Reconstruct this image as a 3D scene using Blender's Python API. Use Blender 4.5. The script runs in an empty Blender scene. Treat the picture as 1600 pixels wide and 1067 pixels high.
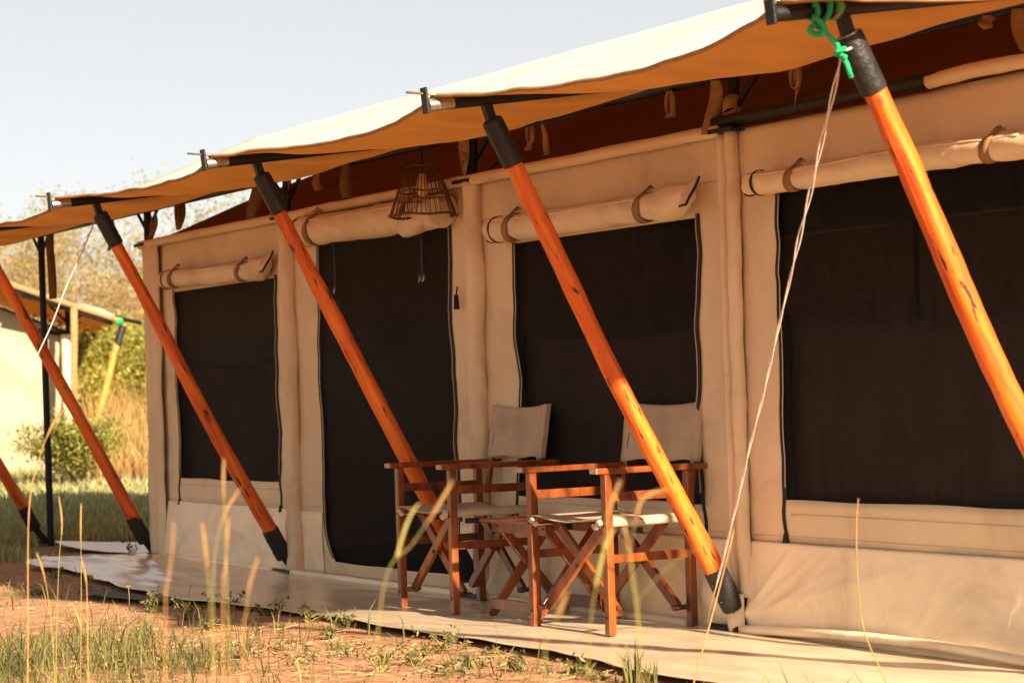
import bpy, bmesh, math, random
import numpy as np
from mathutils import Vector, Matrix, noise

R = math.radians
rng = np.random.default_rng(7)
random.seed(7)
SC = bpy.context.scene
COL = SC.collection

# ------------------------------------------------------------------ camera, sky, sun, exposure
cam = bpy.data.cameras.new('camera')
camo = bpy.data.objects.new('camera', cam)
COL.objects.link(camo)
cam.sensor_width = 36.0
cam.lens = 85.0
cam.clip_start = 0.1
cam.clip_end = 3000
rv, uv, fv = (Vector((0.479856, 0.876779, -0.031571)), Vector((0.033088, 0.017874, 0.999293)),
              Vector((-0.876723, 0.480562, 0.020433)))
camo.matrix_world = Matrix(((rv.x, uv.x, -fv.x, 7.9587), (rv.y, uv.y, -fv.y, -5.4009),
                            (rv.z, uv.z, -fv.z, 0.9887), (0, 0, 0, 1)))
cam.dof.use_dof = True
cam.dof.focus_distance = 10.4
cam.dof.aperture_fstop = 5.0
SC.camera = camo

SUN_EL, SUN_Y = 25.0, 0.045
sun_dir = Vector((math.cos(R(SUN_EL)), SUN_Y, math.sin(R(SUN_EL)))).normalized()
w = bpy.data.worlds.new('World')
SC.world = w
w.use_nodes = True
nt = w.node_tree
sky = nt.nodes.new('ShaderNodeTexSky')
sky.sky_type = 'NISHITA'
sky.sun_disc = False
sky.sun_elevation = R(SUN_EL)
sky.sun_rotation = R(90)
sky.air_density = 0.85
sky.dust_density = 0.9
sky.ozone_density = 1.0
bw = nt.nodes.new('ShaderNodeRGBToBW')             # a thin white haze veil: the same sky, paler
hsv = nt.nodes.new('ShaderNodeMix'); hsv.data_type = 'RGBA'; hsv.inputs[0].default_value = 0.78
nt.links.new(sky.outputs[0], bw.inputs[0]); nt.links.new(bw.outputs[0], hsv.inputs[7])
bg = nt.nodes['Background']
bg.inputs['Strength'].default_value = 0.05
nt.links.new(sky.outputs[0], hsv.inputs[6])
veil = nt.nodes.new('ShaderNodeMix'); veil.data_type = 'RGBA'; veil.inputs[0].default_value = 0.60
veil.inputs[7].default_value = (3.45, 3.44, 3.40, 1)   # even high haze over the whole dome
nt.links.new(hsv.outputs[2], veil.inputs[6])
nt.links.new(veil.outputs[2], bg.inputs[0])

sl = bpy.data.lights.new('sun', 'SUN')
sl.energy = 4.3
sl.angle = R(1.0)
sl.color = (1.0, 0.83, 0.62)
so = bpy.data.objects.new('sun', sl)
COL.objects.link(so)
so.location = (30, -8, 20)
so.rotation_euler = sun_dir.to_track_quat('Z', 'Y').to_euler()

SC.view_settings.view_transform = 'Standard'
SC.view_settings.look = 'None'
SC.view_settings.gamma = 1.0
SC.view_settings.exposure = 2.02
SC.cycles.max_bounces = 8
SC.cycles.transparent_max_bounces = 12

# ------------------------------------------------------------------ helpers
def pbr(name, col, rough=0.6, var=0.2, scale=6.0, stretch=(1, 1, 1), bump=0.0, bscale=60.0, bstretch=(1, 1, 1),
        spec=0.4, coat=0.0, col2=None, weave=0.0, transl=None, tw=0.5, island=0.0, metal=0.0, detail=6.0, stain=0.0):
    m = bpy.data.materials.new(name)
    m.use_nodes = True
    t = m.node_tree
    N, L = t.nodes.new, t.links.new
    b = t.nodes['Principled BSDF']
    out = t.nodes['Material Output']
    tc = N('ShaderNodeTexCoord')
    mp = N('ShaderNodeMapping'); mp.inputs['Scale'].default_value = stretch
    L(tc.outputs['Object'], mp.inputs[0])
    nz = N('ShaderNodeTexNoise'); nz.inputs['Scale'].default_value = scale; nz.inputs['Detail'].default_value = detail
    nz.inputs['Roughness'].default_value = 0.6
    L(mp.outputs[0], nz.inputs['Vector'])
    rp = N('ShaderNodeValToRGB')
    c2 = col2 if col2 else tuple(min(1, c * (1 + var)) for c in col)
    c1 = tuple(c * (1 - var) for c in col) if not col2 else col
    rp.color_ramp.elements[0].position = 0.32; rp.color_ramp.elements[1].position = 0.68
    rp.color_ramp.elements[0].color = (*c1, 1); rp.color_ramp.elements[1].color = (*c2, 1)
    L(nz.outputs['Fac'], rp.inputs[0])
    colour = rp.outputs[0]
    if island:
        g = N('ShaderNodeNewGeometry')
        hs = N('ShaderNodeHueSaturation')
        mr = N('ShaderNodeMapRange'); mr.inputs['To Min'].default_value = 1 - island; mr.inputs['To Max'].default_value = 1 + island
        L(g.outputs['Random Per Island'], mr.inputs[0])
        L(mr.outputs[0], hs.inputs['Value'])
        mr2 = N('ShaderNodeMapRange'); mr2.inputs['To Min'].default_value = 0.5 - island * 0.05; mr2.inputs['To Max'].default_value = 0.5 + island * 0.05
        ml = N('ShaderNodeMath'); ml.operation = 'MULTIPLY'; ml.inputs[1].default_value = 7.13
        fr = N('ShaderNodeMath'); fr.operation = 'FRACT'
        L(g.outputs['Random Per Island'], ml.inputs[0]); L(ml.outputs[0], fr.inputs[0]); L(fr.outputs[0], mr2.inputs[0])
        L(mr2.outputs[0], hs.inputs['Hue'])
        L(colour, hs.inputs['Color']); colour = hs.outputs[0]
    L(colour, b.inputs['Base Color'])
    b.inputs['Roughness'].default_value = rough
    b.inputs['Specular IOR Level'].default_value = spec
    b.inputs['Metallic'].default_value = metal
    if coat:
        b.inputs['Coat Weight'].default_value = coat; b.inputs['Coat Roughness'].default_value = 0.18
    if stain:
        ns = N('ShaderNodeTexNoise'); ns.inputs['Scale'].default_value = 2.3; ns.inputs['Detail'].default_value = 9; ns.inputs['Roughness'].default_value = 0.7; ns.inputs['Distortion'].default_value = 0.8
        L(tc.outputs['Object'], ns.inputs['Vector'])
        sr = N('ShaderNodeMapRange'); sr.inputs['From Min'].default_value = 0.5; sr.inputs['From Max'].default_value = 0.78; sr.inputs['To Max'].default_value = stain
        L(ns.outputs['Fac'], sr.inputs[0])
        sx = N('ShaderNodeMix'); sx.data_type = 'RGBA'; sx.inputs[7].default_value = (0.36, 0.225, 0.115, 1)
        L(sr.outputs[0], sx.inputs[0]); L(colour, sx.inputs[6]); L(sx.outputs[2], b.inputs['Base Color'])
    nrm = None
    if bump:
        mp2 = N('ShaderNodeMapping'); mp2.inputs['Scale'].default_value = bstretch
        L(tc.outputs['Object'], mp2.inputs[0])
        n2 = N('ShaderNodeTexNoise'); n2.inputs['Scale'].default_value = bscale; n2.inputs['Detail'].default_value = 8
        L(mp2.outputs[0], n2.inputs['Vector'])
        bp = N('ShaderNodeBump'); bp.inputs['Strength'].default_value = bump; bp.inputs['Distance'].default_value = 0.02
        L(n2.outputs['Fac'], bp.inputs['Height'])
        nrm = bp.outputs[0]
    if weave:
        wv = N('ShaderNodeTexNoise'); wv.inputs['Scale'].default_value = 700; wv.inputs['Detail'].default_value = 1
        L(tc.outputs['Object'], wv.inputs['Vector'])
        b2 = N('ShaderNodeBump'); b2.inputs['Strength'].default_value = weave; b2.inputs['Distance'].default_value = 0.002
        L(wv.outputs['Fac'], b2.inputs['Height'])
        if nrm: L(nrm, b2.inputs['Normal'])
        nrm = b2.outputs[0]
    if nrm: L(nrm, b.inputs['Normal'])
    if transl:
        tr = N('ShaderNodeBsdfTranslucent')
        if island:
            mx = N('ShaderNodeMix'); mx.data_type = 'RGBA'; mx.blend_type = 'MULTIPLY'; mx.inputs[0].default_value = 1
            L(colour, mx.inputs[6]); mx.inputs[7].default_value = (*transl, 1); L(mx.outputs[2], tr.inputs[0])
        else:
            tr.inputs[0].default_value = (*transl, 1)
        ms = N('ShaderNodeMixShader'); ms.inputs[0].default_value = tw
        L(b.outputs[0], ms.inputs[1]); L(tr.outputs[0], ms.inputs[2])
        L(ms.outputs[0], out.inputs['Surface'])
    return m

class MB:
    def __init__(s): s.v, s.f = [], []
    def add(s, vs, fs):
        o = len(s.v); s.v += [tuple(v) for v in vs]; s.f += [tuple(i + o for i in f) for f in fs]; return s
    def bar(s, a, b, wd, ht, up=(0, 0, 1)):
        a, b = Vector(a), Vector(b); d = (b - a).normalized(); up = Vector(up)
        x = d.cross(up)
        if x.length < 1e-4: x = d.cross(Vector((0, 1, 0)))
        x.normalize(); y = x.cross(d)
        vs = [p + x * sx * wd / 2 + y * sy * ht / 2 for p in (a, b) for sx, sy in ((-1, -1), (1, -1), (1, 1), (-1, 1))]
        return s.add(vs, [(3, 2, 1, 0), (4, 5, 6, 7), (0, 1, 5, 4), (1, 2, 6, 5), (2, 3, 7, 6), (3, 0, 4, 7)])
    def box(s, c, sz):
        c, h = Vector(c), Vector(sz) / 2
        return s.bar(c - Vector((h.x, 0, 0)), c + Vector((h.x, 0, 0)), sz[1], sz[2])
    def tube(s, pts, r, seg=10, caps=True, flat=None, wob=0.0):
        pts = [Vector(p) for p in pts]; n = len(pts)
        rs = r if hasattr(r, '__len__') else [r] * n
        d0 = (pts[1] - pts[0]).normalized()
        ref = Vector((0, 0, 1)) if abs(d0.z) < 0.9 else Vector((1, 0, 0))
        vs, fs = [], []
        for i, p in enumerate(pts):
            d = (pts[min(i + 1, n - 1)] - pts[max(i - 1, 0)]).normalized()
            x = ref - d * ref.dot(d)
            if x.length < 1e-5: x = Vector((0, 1, 0)).cross(d)
            x.normalize(); y = d.cross(x); ref = x
            for k in range(seg):
                a = 2 * math.pi * k / seg
                q = rs[i] * (1 + (wob * noise.noise((p.x * 9 + math.cos(a) * 1.3, p.y * 9 + math.sin(a) * 1.3, p.z * 7)) if wob else 0))
                fx = flat if flat else 1
                vs.append(p + x * math.cos(a) * q * fx + y * math.sin(a) * q)
        for i in range(n - 1):
            for k in range(seg):
                k2 = (k + 1) % seg
                fs.append((i * seg + k, i * seg + k2, (i + 1) * seg + k2, (i + 1) * seg + k))
        if caps:
            fs.append(tuple(range(seg))[::-1]); fs.append(tuple((n - 1) * seg + k for k in range(seg)))
        return s.add(vs, fs)
    def grid(s, fn, nu, nv, skip=None):
        vs = [fn(i, j) for j in range(nv + 1) for i in range(nu + 1)]
        fs = []
        for j in range(nv):
            for i in range(nu):
                if skip and skip(i, j): continue
                a = j * (nu + 1) + i
                fs.append((a, a + 1, a + nu + 2, a + nu + 1))
        return s.add(vs, fs)
    def ribbon(s, pts, side, wd):
        sd = Vector(side).normalized() * wd / 2
        vs = []
        for p in pts: vs += [Vector(p) - sd, Vector(p) + sd]
        return s.add(vs, [(2 * i, 2 * i + 1, 2 * i + 3, 2 * i + 2) for i in range(len(pts) - 1)])
    def build(s, name, mat, parent=None, smooth=False, thick=0.0, bevel=0.0):
        me = bpy.data.meshes.new(name); me.from_pydata(s.v, [], s.f); me.update()
        if smooth:
            me.polygons.foreach_set('use_smooth', [True] * len(me.polygons))
        me.materials.append(mat)
        o = bpy.data.objects.new(name, me); COL.objects.link(o)
        if smooth == 'auto':
            me.set_sharp_from_angle(angle=R(40))
        if parent: o.parent = parent
        if thick:
            md = o.modifiers.new('thickness', 'SOLIDIFY'); md.thickness = thick; md.offset = 0
        if bevel:
            md = o.modifiers.new('bevel', 'BEVEL'); md.width = bevel; md.segments = 2; md.limit_method = 'ANGLE'
        return o

def empty(name, loc=(0, 0, 0), rz=0.0):
    o = bpy.data.objects.new(name, None); COL.objects.link(o)
    o.location = loc; o.rotation_euler = (0, 0, rz); o.empty_display_size = 0.1
    return o
def tag(o, label=None, cat=None, group=None, kind=None):
    if label: o['label'] = label
    if cat: o['category'] = cat
    if group: o['group'] = group
    if kind: o['kind'] = kind
    return o
def copy_tree(o, parent=None):
    c = o.copy(); COL.objects.link(c)
    if parent: c.parent = parent
    for ch in list(o.children): copy_tree(ch, c)
    return c
def N3(x, y, z=0.0): return noise.noise((x, y, z))
def lerp(a, b, t): return a + (b - a) * t
def sm(e0, e1, x):
    t = max(0.0, min(1.0, (x - e0) / (e1 - e0))); return t * t * (3 - 2 * t)
def vnoise(x, y, seed=0):                                  # vectorised value noise
    xi, yi = np.floor(x).astype(np.int64), np.floor(y).astype(np.int64)
    xf, yf = x - xi, y - yi
    def h(a, b):
        n = (a * 374761393 + b * 668265263 + seed * 1442695041) & 0x7fffffff
        n = ((n ^ (n >> 13)) * 1274126177) & 0x7fffffff
        return ((n ^ (n >> 16)) & 0xffff) / 65535.0
    u, v = xf * xf * (3 - 2 * xf), yf * yf * (3 - 2 * yf)
    return (h(xi, yi) * (1 - u) + h(xi + 1, yi) * u) * (1 - v) + (h(xi, yi + 1) * (1 - u) + h(xi + 1, yi + 1) * u) * v

# ------------------------------------------------------------------ materials
M = {}
M['canvas'] = pbr('canvas', (0.68, 0.52, 0.335), 0.8, 0.08, 1.6, bump=0.45, bscale=6, weave=0.25, spec=0.2, stain=0.5)
M['skirt'] = pbr('skirt_canvas', (0.87, 0.69, 0.46), 0.5, 0.06, 2.0, bump=0.45, bscale=5.5, spec=0.35, stain=0.45)
M['fly'] = pbr('fly_canvas', (0.76, 0.68, 0.61), 0.75, 0.05, 1.2, bump=0.25, bscale=4, weave=0.2, spec=0.2, transl=(0.34, 0.105, 0.014), tw=0.27)
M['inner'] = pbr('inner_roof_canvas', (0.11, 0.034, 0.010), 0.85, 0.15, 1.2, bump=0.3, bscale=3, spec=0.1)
M['screen'] = pbr('mosquito_net', (0.010, 0.008, 0.007), 0.85, 0.25, 3, stretch=(14, 14, 1.0), col2=(0.026, 0.022, 0.019), bump=0.8, bscale=4.0, bstretch=(5, 5, 1.2), weave=0.5, spec=0.12)  # upright pale and dark streaks paint wrinkle shading into the net colour
M['black'] = pbr('black_steel', (0.007, 0.006, 0.006), 0.5, 0.3, 20, bump=0.15, bscale=60, spec=0.3)
M['bare'] = pbr('worn_steel', (0.42, 0.36, 0.30), 0.35, 0.3, 30, metal=0.9)
M['rubber'] = pbr('black_collar', (0.010, 0.0085, 0.008), 0.5, 0.35, 14, bump=0.3, bscale=50, col2=(0.022, 0.019, 0.017), spec=0.35)
M['zip'] = pbr('zip_tape', (0.010, 0.009, 0.009), 0.7, 0.2, 30)
M['piping'] = pbr('zip_cord', (0.42, 0.33, 0.22), 0.6, 0.15, 20)
M['brass'] = pbr('buckle_metal', (0.30, 0.19, 0.09), 0.35, 0.3, 30, metal=0.8)
M['strap'] = pbr('webbing', (0.17, 0.095, 0.045), 0.8, 0.2, 20, weave=0.5, spec=0.1)
M['strap_tan'] = pbr('tan_webbing', (0.29, 0.165, 0.075), 0.8, 0.2, 20, weave=0.5, spec=0.1)
M['chair'] = pbr('stained_hardwood', (0.066, 0.012, 0.003), 0.34, 0.5, 5, stretch=(3, 3, 1), bump=0.06, bscale=40, spec=0.5, coat=0.3, col2=(0.27, 0.062, 0.008))
M['chairend'] = pbr('end_grain', (0.42, 0.28, 0.17), 0.7, 0.25, 40)
M['seat'] = pbr('seat_canvas', (0.44, 0.335, 0.22), 0.85, 0.13, 7, bump=0.5, bscale=12, weave=0.4, spec=0.15)
M['straw'] = pbr('cane', (0.13, 0.05, 0.016), 0.6, 0.3, 25, spec=0.3, island=0.3)
M['shell'] = pbr('lamp_shell', (0.65, 0.42, 0.22), 0.6, 0.15, 20)
M['white_rope'] = pbr('white_cord', (0.72, 0.60, 0.50), 0.7, 0.15, 40, bump=0.5, bscale=300)
M['thin_wire'] = pbr('thin_cord', (0.5, 0.44, 0.38), 0.6, 0.2, 40)
M['green_rope'] = pbr('green_rope', (0.010, 0.42, 0.15), 0.45, 0.25, 60, bump=0.6, bscale=260, bstretch=(1, 1.6, 1))
M['sheet'] = pbr('pvc_sheet', (0.64, 0.50, 0.335), 0.18, 0.06, 1.5, bump=0.35, bscale=2.2, bstretch=(1.5, 8, 1), spec=0.5, stain=0.4)
M['sheet_white'] = pbr('white_pvc', (0.70, 0.60, 0.50), 0.30, 0.06, 2, bump=0.3, bscale=6, spec=0.6)
M['mat'] = pbr('grey_rubber', (0.075, 0.068, 0.062), 0.7, 0.25, 12, bump=0.3, bscale=40)
M['grass'] = pbr('grass_blades', (0.075, 0.085, 0.025), 0.55, 0.25, 2.0, spec=0.25, island=0.6, transl=(1.4, 1.3, 0.6), tw=0.3, col2=(0.19, 0.16, 0.05))
M['lawn'] = pbr('lawn_blades', (0.27, 0.28, 0.12), 0.55, 0.25, 0.8, spec=0.25, island=0.45, transl=(1.2, 1.15, 0.8), tw=0.3, col2=(0.37, 0.335, 0.16))
M['dry'] = pbr('dry_grass', (0.24, 0.135, 0.05), 0.7, 0.2, 1.2, spec=0.15, island=0.4, transl=(1.2, 1.1, 0.8), tw=0.3, col2=(0.40, 0.27, 0.095))
M['litter'] = pbr('straw_litter', (0.42, 0.25, 0.11), 0.8, 0.2, 5, spec=0.1, island=0.35)
M['weed'] = pbr('weed_leaf', (0.12, 0.115, 0.035), 0.55, 0.3, 8, spec=0.3, island=0.5, transl=(1.1, 1.1, 0.5), tw=0.2, col2=(0.16, 0.13, 0.045))
M['head'] = pbr('seed_head', (0.36, 0.22, 0.09), 0.8, 0.2, 60, spec=0.1, transl=(0.8, 0.55, 0.25), tw=0.35)
M['stem'] = pbr('grass_stem', (0.36, 0.30, 0.09), 0.6, 0.25, 12, spec=0.2, transl=(0.5, 0.42, 0.14), tw=0.3)
M['stem_dry'] = pbr('dry_stem', (0.48, 0.24, 0.08), 0.6, 0.25, 12, spec=0.2)
M['yellow'] = pbr('yellow_petal', (0.75, 0.42, 0.01), 0.6, 0.1, 30)
M['bark'] = pbr('tree_bark', (0.20, 0.13, 0.085), 0.9, 0.3, 9, bump=0.5, bscale=25)
M['leaf_green'] = pbr('leaf_green', (0.19, 0.175, 0.03), 0.6, 0.3, 0.7, spec=0.2, island=0.45, transl=(1.3, 1.2, 0.5), tw=0.35, col2=(0.32, 0.28, 0.055))
M['leaf_dry'] = pbr('leaf_dry', (0.27, 0.15, 0.08), 0.7, 0.3, 0.5, spec=0.15, island=0.4, transl=(1.2, 1.0, 0.7), tw=0.42, col2=(0.36, 0.28, 0.10))
M['leaf_bush'] = pbr('leaf_bush', (0.15, 0.16, 0.035), 0.55, 0.3, 1.2, spec=0.25, island=0.45, transl=(1.3, 1.2, 0.5), tw=0.35, col2=(0.29, 0.27, 0.06))
M['far_wall'] = pbr('far_canvas', (0.33, 0.265, 0.175), 0.7, 0.08, 1.0, bump=0.5, bscale=1.6, spec=0.2)

def pole_mat(name, dark, mid, lite):
    m = bpy.data.materials.new(name); m.use_nodes = True
    t = m.node_tree; N, L = t.nodes.new, t.links.new
    b = t.nodes['Principled BSDF']
    tc = N('ShaderNodeTexCoord')
    oi = N('ShaderNodeObjectInfo')
    ad = N('ShaderNodeVectorMath'); ad.operation = 'ADD'
    sc = N('ShaderNodeMath'); sc.operation = 'MULTIPLY'; sc.inputs[1].default_value = 37
    L(oi.outputs['Random'], sc.inputs[0]); L(sc.outputs[0], ad.inputs[1])
    ro = N('ShaderNodeMapping'); ro.inputs['Rotation'].default_value = (-R(28.1), 0, 0); L(tc.outputs['Object'], ro.inputs[0]); L(ro.outputs[0], ad.inputs[0])
    mp = N('ShaderNodeMapping'); mp.inputs['Scale'].default_value = (12, 12, 1.0); L(ad.outputs[0], mp.inputs[0])
    n1 = N('ShaderNodeTexNoise'); n1.inputs['Scale'].default_value = 1.6; n1.inputs['Detail'].default_value = 9; n1.inputs['Roughness'].default_value = 0.65
    n1.inputs['Distortion'].default_value = 0.6
    L(mp.outputs[0], n1.inputs['Vector'])
    rp = N('ShaderNodeValToRGB'); e = rp.color_ramp.elements
    e[0].position = 0.30; e[0].color = (*dark, 1); e[1].position = 0.74; e[1].color = (*lite, 1)
    x = e.new(0.47); x.color = (*mid, 1)
    L(n1.outputs['Fac'], rp.inputs[0])
    # dark cracks and scars, long along the pole
    mp2 = N('ShaderNodeMapping'); mp2.inputs['Scale'].default_value = (30, 30, 5.0); L(ad.outputs[0], mp2.inputs[0])
    n2 = N('ShaderNodeTexNoise'); n2.inputs['Scale'].default_value = 1.7; n2.inputs['Detail'].default_value = 4
    L(mp2.outputs[0], n2.inputs['Vector'])
    r2 = N('ShaderNodeValToRGB'); r2.color_ramp.elements[0].position = 0.625; r2.color_ramp.elements[1].position = 0.665
    L(n2.outputs['Fac'], r2.inputs[0])
    mx = N('ShaderNodeMix'); mx.data_type = 'RGBA'; mx.inputs[7].default_value = (0.035, 0.008, 0.002, 1)
    L(r2.outputs[0], mx.inputs[0]); L(rp.outputs[0], mx.inputs[6])
    # knots
    vo = N('ShaderNodeTexVoronoi'); vo.inputs['Scale'].default_value = 1.0
    mp3 = N('ShaderNodeMapping'); mp3.inputs['Scale'].default_value = (9, 9, 4.2); L(ad.outputs[0], mp3.inputs[0]); L(mp3.outputs[0], vo.inputs['Vector'])
    r3 = N('ShaderNodeValToRGB'); r3.color_ramp.elements[0].position = 0.07; r3.color_ramp.elements[0].color = (1, 1, 1, 1)
    r3.color_ramp.elements[1].position = 0.13; r3.color_ramp.elements[1].color = (0, 0, 0, 1)
    L(vo.outputs['Distance'], r3.inputs[0])
    mx2 = N('ShaderNodeMix'); mx2.data_type = 'RGBA'; mx2.inputs[7].default_value = (0.06, 0.014, 0.004, 1)
    L(r3.outputs[0], mx2.inputs[0]); L(mx.outputs[2], mx2.inputs[6])
    L(mx2.outputs[2], b.inputs['Base Color'])
    b.inputs['Roughness'].default_value = 0.5
    b.inputs['Coat Weight'].default_value = 0.06; b.inputs['Coat Roughness'].default_value = 0.25
    bp = N('ShaderNodeBump'); bp.inputs['Strength'].default_value = 0.5; bp.inputs['Distance'].default_value = 0.012
    L(n1.outputs['Fac'], bp.inputs['Height'])
    b3 = N('ShaderNodeBump'); b3.inputs['Strength'].default_value = 0.6; b3.inputs['Distance'].default_value = 0.006; b3.invert = True
    L(r2.outputs[0], b3.inputs['Height']); L(bp.outputs[0], b3.inputs['Normal'])
    L(b3.outputs[0], b.inputs['Normal'])
    return m
M['pole'] = pole_mat('varnished_pole', (0.30, 0.028, 0.001), (0.60, 0.085, 0.002), (0.80, 0.215, 0.008))
M['pole_far'] = pole_mat('pale_pole', (0.30, 0.13, 0.02), (0.42, 0.20, 0.03), (0.52, 0.28, 0.06))

def ground_mat():
    m = bpy.data.materials.new('red_soil'); m.use_nodes = True
    t = m.node_tree; N, L = t.nodes.new, t.links.new
    b = t.nodes['Principled BSDF']; tc = N('ShaderNodeTexCoord')
    def nz(scale, det=6):
        n = N('ShaderNodeTexNoise'); n.inputs['Scale'].default_value = scale; n.inputs['Detail'].default_value = det
        n.inputs['Roughness'].default_value = 0.62; L(tc.outputs['Object'], n.inputs['Vector']); return n
    n1, n2, n3 = nz(1.3), nz(9, 9), nz(40, 4)
    r1 = N('ShaderNodeValToRGB'); e = r1.color_ramp.elements
    e[0].position = 0.30; e[0].color = (0.31, 0.155, 0.082, 1); e[1].position = 0.70; e[1].color = (0.43, 0.235, 0.13, 1)
    L(n2.outputs['Fac'], r1.inputs[0])
    r2 = N('ShaderNodeValToRGB'); e = r2.color_ramp.elements
    e[0].position = 0.35; e[0].color = (0.15, 0.13, 0.05, 1); e[1].position = 0.65; e[1].color = (0.30, 0.24, 0.10, 1)
    L(n2.outputs['Fac'], r2.inputs[0])
    # bare soil round the tent, turf away to the west
    sp = N('ShaderNodeSeparateXYZ'); L(tc.outputs['Object'], sp.inputs[0])
    mr = N('ShaderNodeMapRange'); mr.inputs['From Min'].default_value = -7.6; mr.inputs['From Max'].default_value = -9.4
    L(sp.outputs[0], mr.inputs[0])
    ad = N('ShaderNodeMath'); ad.operation = 'MULTIPLY_ADD'; ad.inputs[1].default_value = 1.6; ad.inputs[2].default_value = -0.8
    L(n1.outputs['Fac'], ad.inputs[0])
    a2 = N('ShaderNodeMath'); a2.operation = 'ADD'; a2.use_clamp = True
    L(mr.outputs[0], a2.inputs[0]); L(ad.outputs[0], a2.inputs[1])
    mx = N('ShaderNodeMix'); mx.data_type = 'RGBA'
    L(a2.outputs[0], mx.inputs[0]); L(r1.outputs[0], mx.inputs[6]); L(r2.outputs[0], mx.inputs[7])
    L(mx.outputs[2], b.inputs['Base Color'])
    b.inputs['Roughness'].default_value = 0.95; b.inputs['Specular IOR Level'].default_value = 0.1
    bp = N('ShaderNodeBump'); bp.inputs['Strength'].default_value = 0.8; bp.inputs['Distance'].default_value = 0.03
    L(n2.outputs['Fac'], bp.inputs['Height'])
    b2 = N('ShaderNodeBump'); b2.inputs['Strength'].default_value = 0.5; b2.inputs['Distance'].default_value = 0.008
    L(n3.outputs['Fac'], b2.inputs['Height']); L(bp.outputs[0], b2.inputs['Normal']); L(b2.outputs[0], b.inputs['Normal'])
    return m
M['soil'] = ground_mat()

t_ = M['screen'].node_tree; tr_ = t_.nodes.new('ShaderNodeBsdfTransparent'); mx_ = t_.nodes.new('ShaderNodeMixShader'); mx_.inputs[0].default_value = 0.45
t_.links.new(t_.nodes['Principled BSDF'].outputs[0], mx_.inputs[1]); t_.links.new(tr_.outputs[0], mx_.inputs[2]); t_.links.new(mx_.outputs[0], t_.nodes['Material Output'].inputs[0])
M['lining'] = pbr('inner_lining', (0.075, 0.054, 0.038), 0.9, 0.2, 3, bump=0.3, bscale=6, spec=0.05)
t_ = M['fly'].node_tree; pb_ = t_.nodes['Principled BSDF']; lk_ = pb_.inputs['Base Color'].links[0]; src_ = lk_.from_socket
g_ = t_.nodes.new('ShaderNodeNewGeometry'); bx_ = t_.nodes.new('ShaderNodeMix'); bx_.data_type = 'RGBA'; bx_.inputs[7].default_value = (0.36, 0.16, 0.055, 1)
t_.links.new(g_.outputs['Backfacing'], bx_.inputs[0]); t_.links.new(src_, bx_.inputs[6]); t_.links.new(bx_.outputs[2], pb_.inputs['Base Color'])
# ------------------------------------------------------------------ layout
BAY = 2.2234
LEFT, RIGHT = -6.67, BAY
FRAMES = [-4 * BAY, -3 * BAY, -2 * BAY, -BAY, 0.0, BAY]
SIGHT = Vector((-0.8769, 0.4807, 0)); ACROSS = Vector((0.4807, 0.8769, 0)); EYE = Vector((7.9587, -5.4009, 0))
def site(dist, side, z=0.0):                         # a ground point: metres down the field, metres to its right
    p = EYE + SIGHT * dist + ACROSS * side
    return Vector((p.x, p.y, z))

# ------------------------------------------------------------------ ground
def ground_z(x, y):
    x, y = np.asarray(x, float), np.asarray(y, float)
    z = 0.05 * (vnoise(x * 0.9, y * 0.9, 1) - 0.5) + 0.025 * (vnoise(x * 3.1, y * 3.1, 2) - 0.5) + 0.012 * (vnoise(x * 9, y * 9, 3) - 0.5)
    z = z - 0.022
    flat = np.clip((-1.0 - y) / 0.8, 0, 1) + np.clip((-7.0 - x) / 1.5, 0, 1)     # lies flat under the tent and sheet
    flat = np.clip(flat, 0, 1)
    z = -0.012 * (1 - flat) + z * flat
    far = np.clip((np.hypot(x + 3, y) - 28) / 30, 0, 1)
    return z + far * 0.35 * vnoise(x * 0.06, y * 0.06, 5)
ax = np.unique(np.concatenate([np.array([-1500, -800, -450, -260, -170, -120, -90, -70]), np.arange(-56, -12, 1.0), np.arange(-12, 5, 0.07), np.arange(5, 16, 0.6), np.array([20, 28, 40, 70, 130, 260, 500, 1500])]))
ay = np.unique(np.concatenate([np.array([-1500, -600, -260, -130, -70, -40, -25, -16, -11, -8]), np.arange(-6.5, 1.2, 0.07), np.arange(1.2, 30, 0.8), np.array([36, 45, 60, 90, 140, 260, 600, 1500])]))
gx, gy = np.meshgrid(ax, ay)
gz = ground_z(gx, gy)
gme = bpy.data.meshes.new('ground')
nx, ny = len(ax), len(ay)
idx = np.arange(nx * ny).reshape(ny, nx)
gf = np.stack([idx[:-1, :-1], idx[:-1, 1:], idx[1:, 1:], idx[1:, :-1]], -1).reshape(-1, 4)
gme.from_pydata(np.stack([gx, gy, gz], -1).reshape(-1, 3).tolist(), [], gf.tolist())
gme.polygons.foreach_set('use_smooth', [True] * len(gme.polygons))
gme.materials.append(M['soil'])
go = bpy.data.objects.new('ground', gme); COL.objects.link(go)
tag(go, 'bare reddish soil in front of the tent turning to turf behind', kind='structure')

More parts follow.
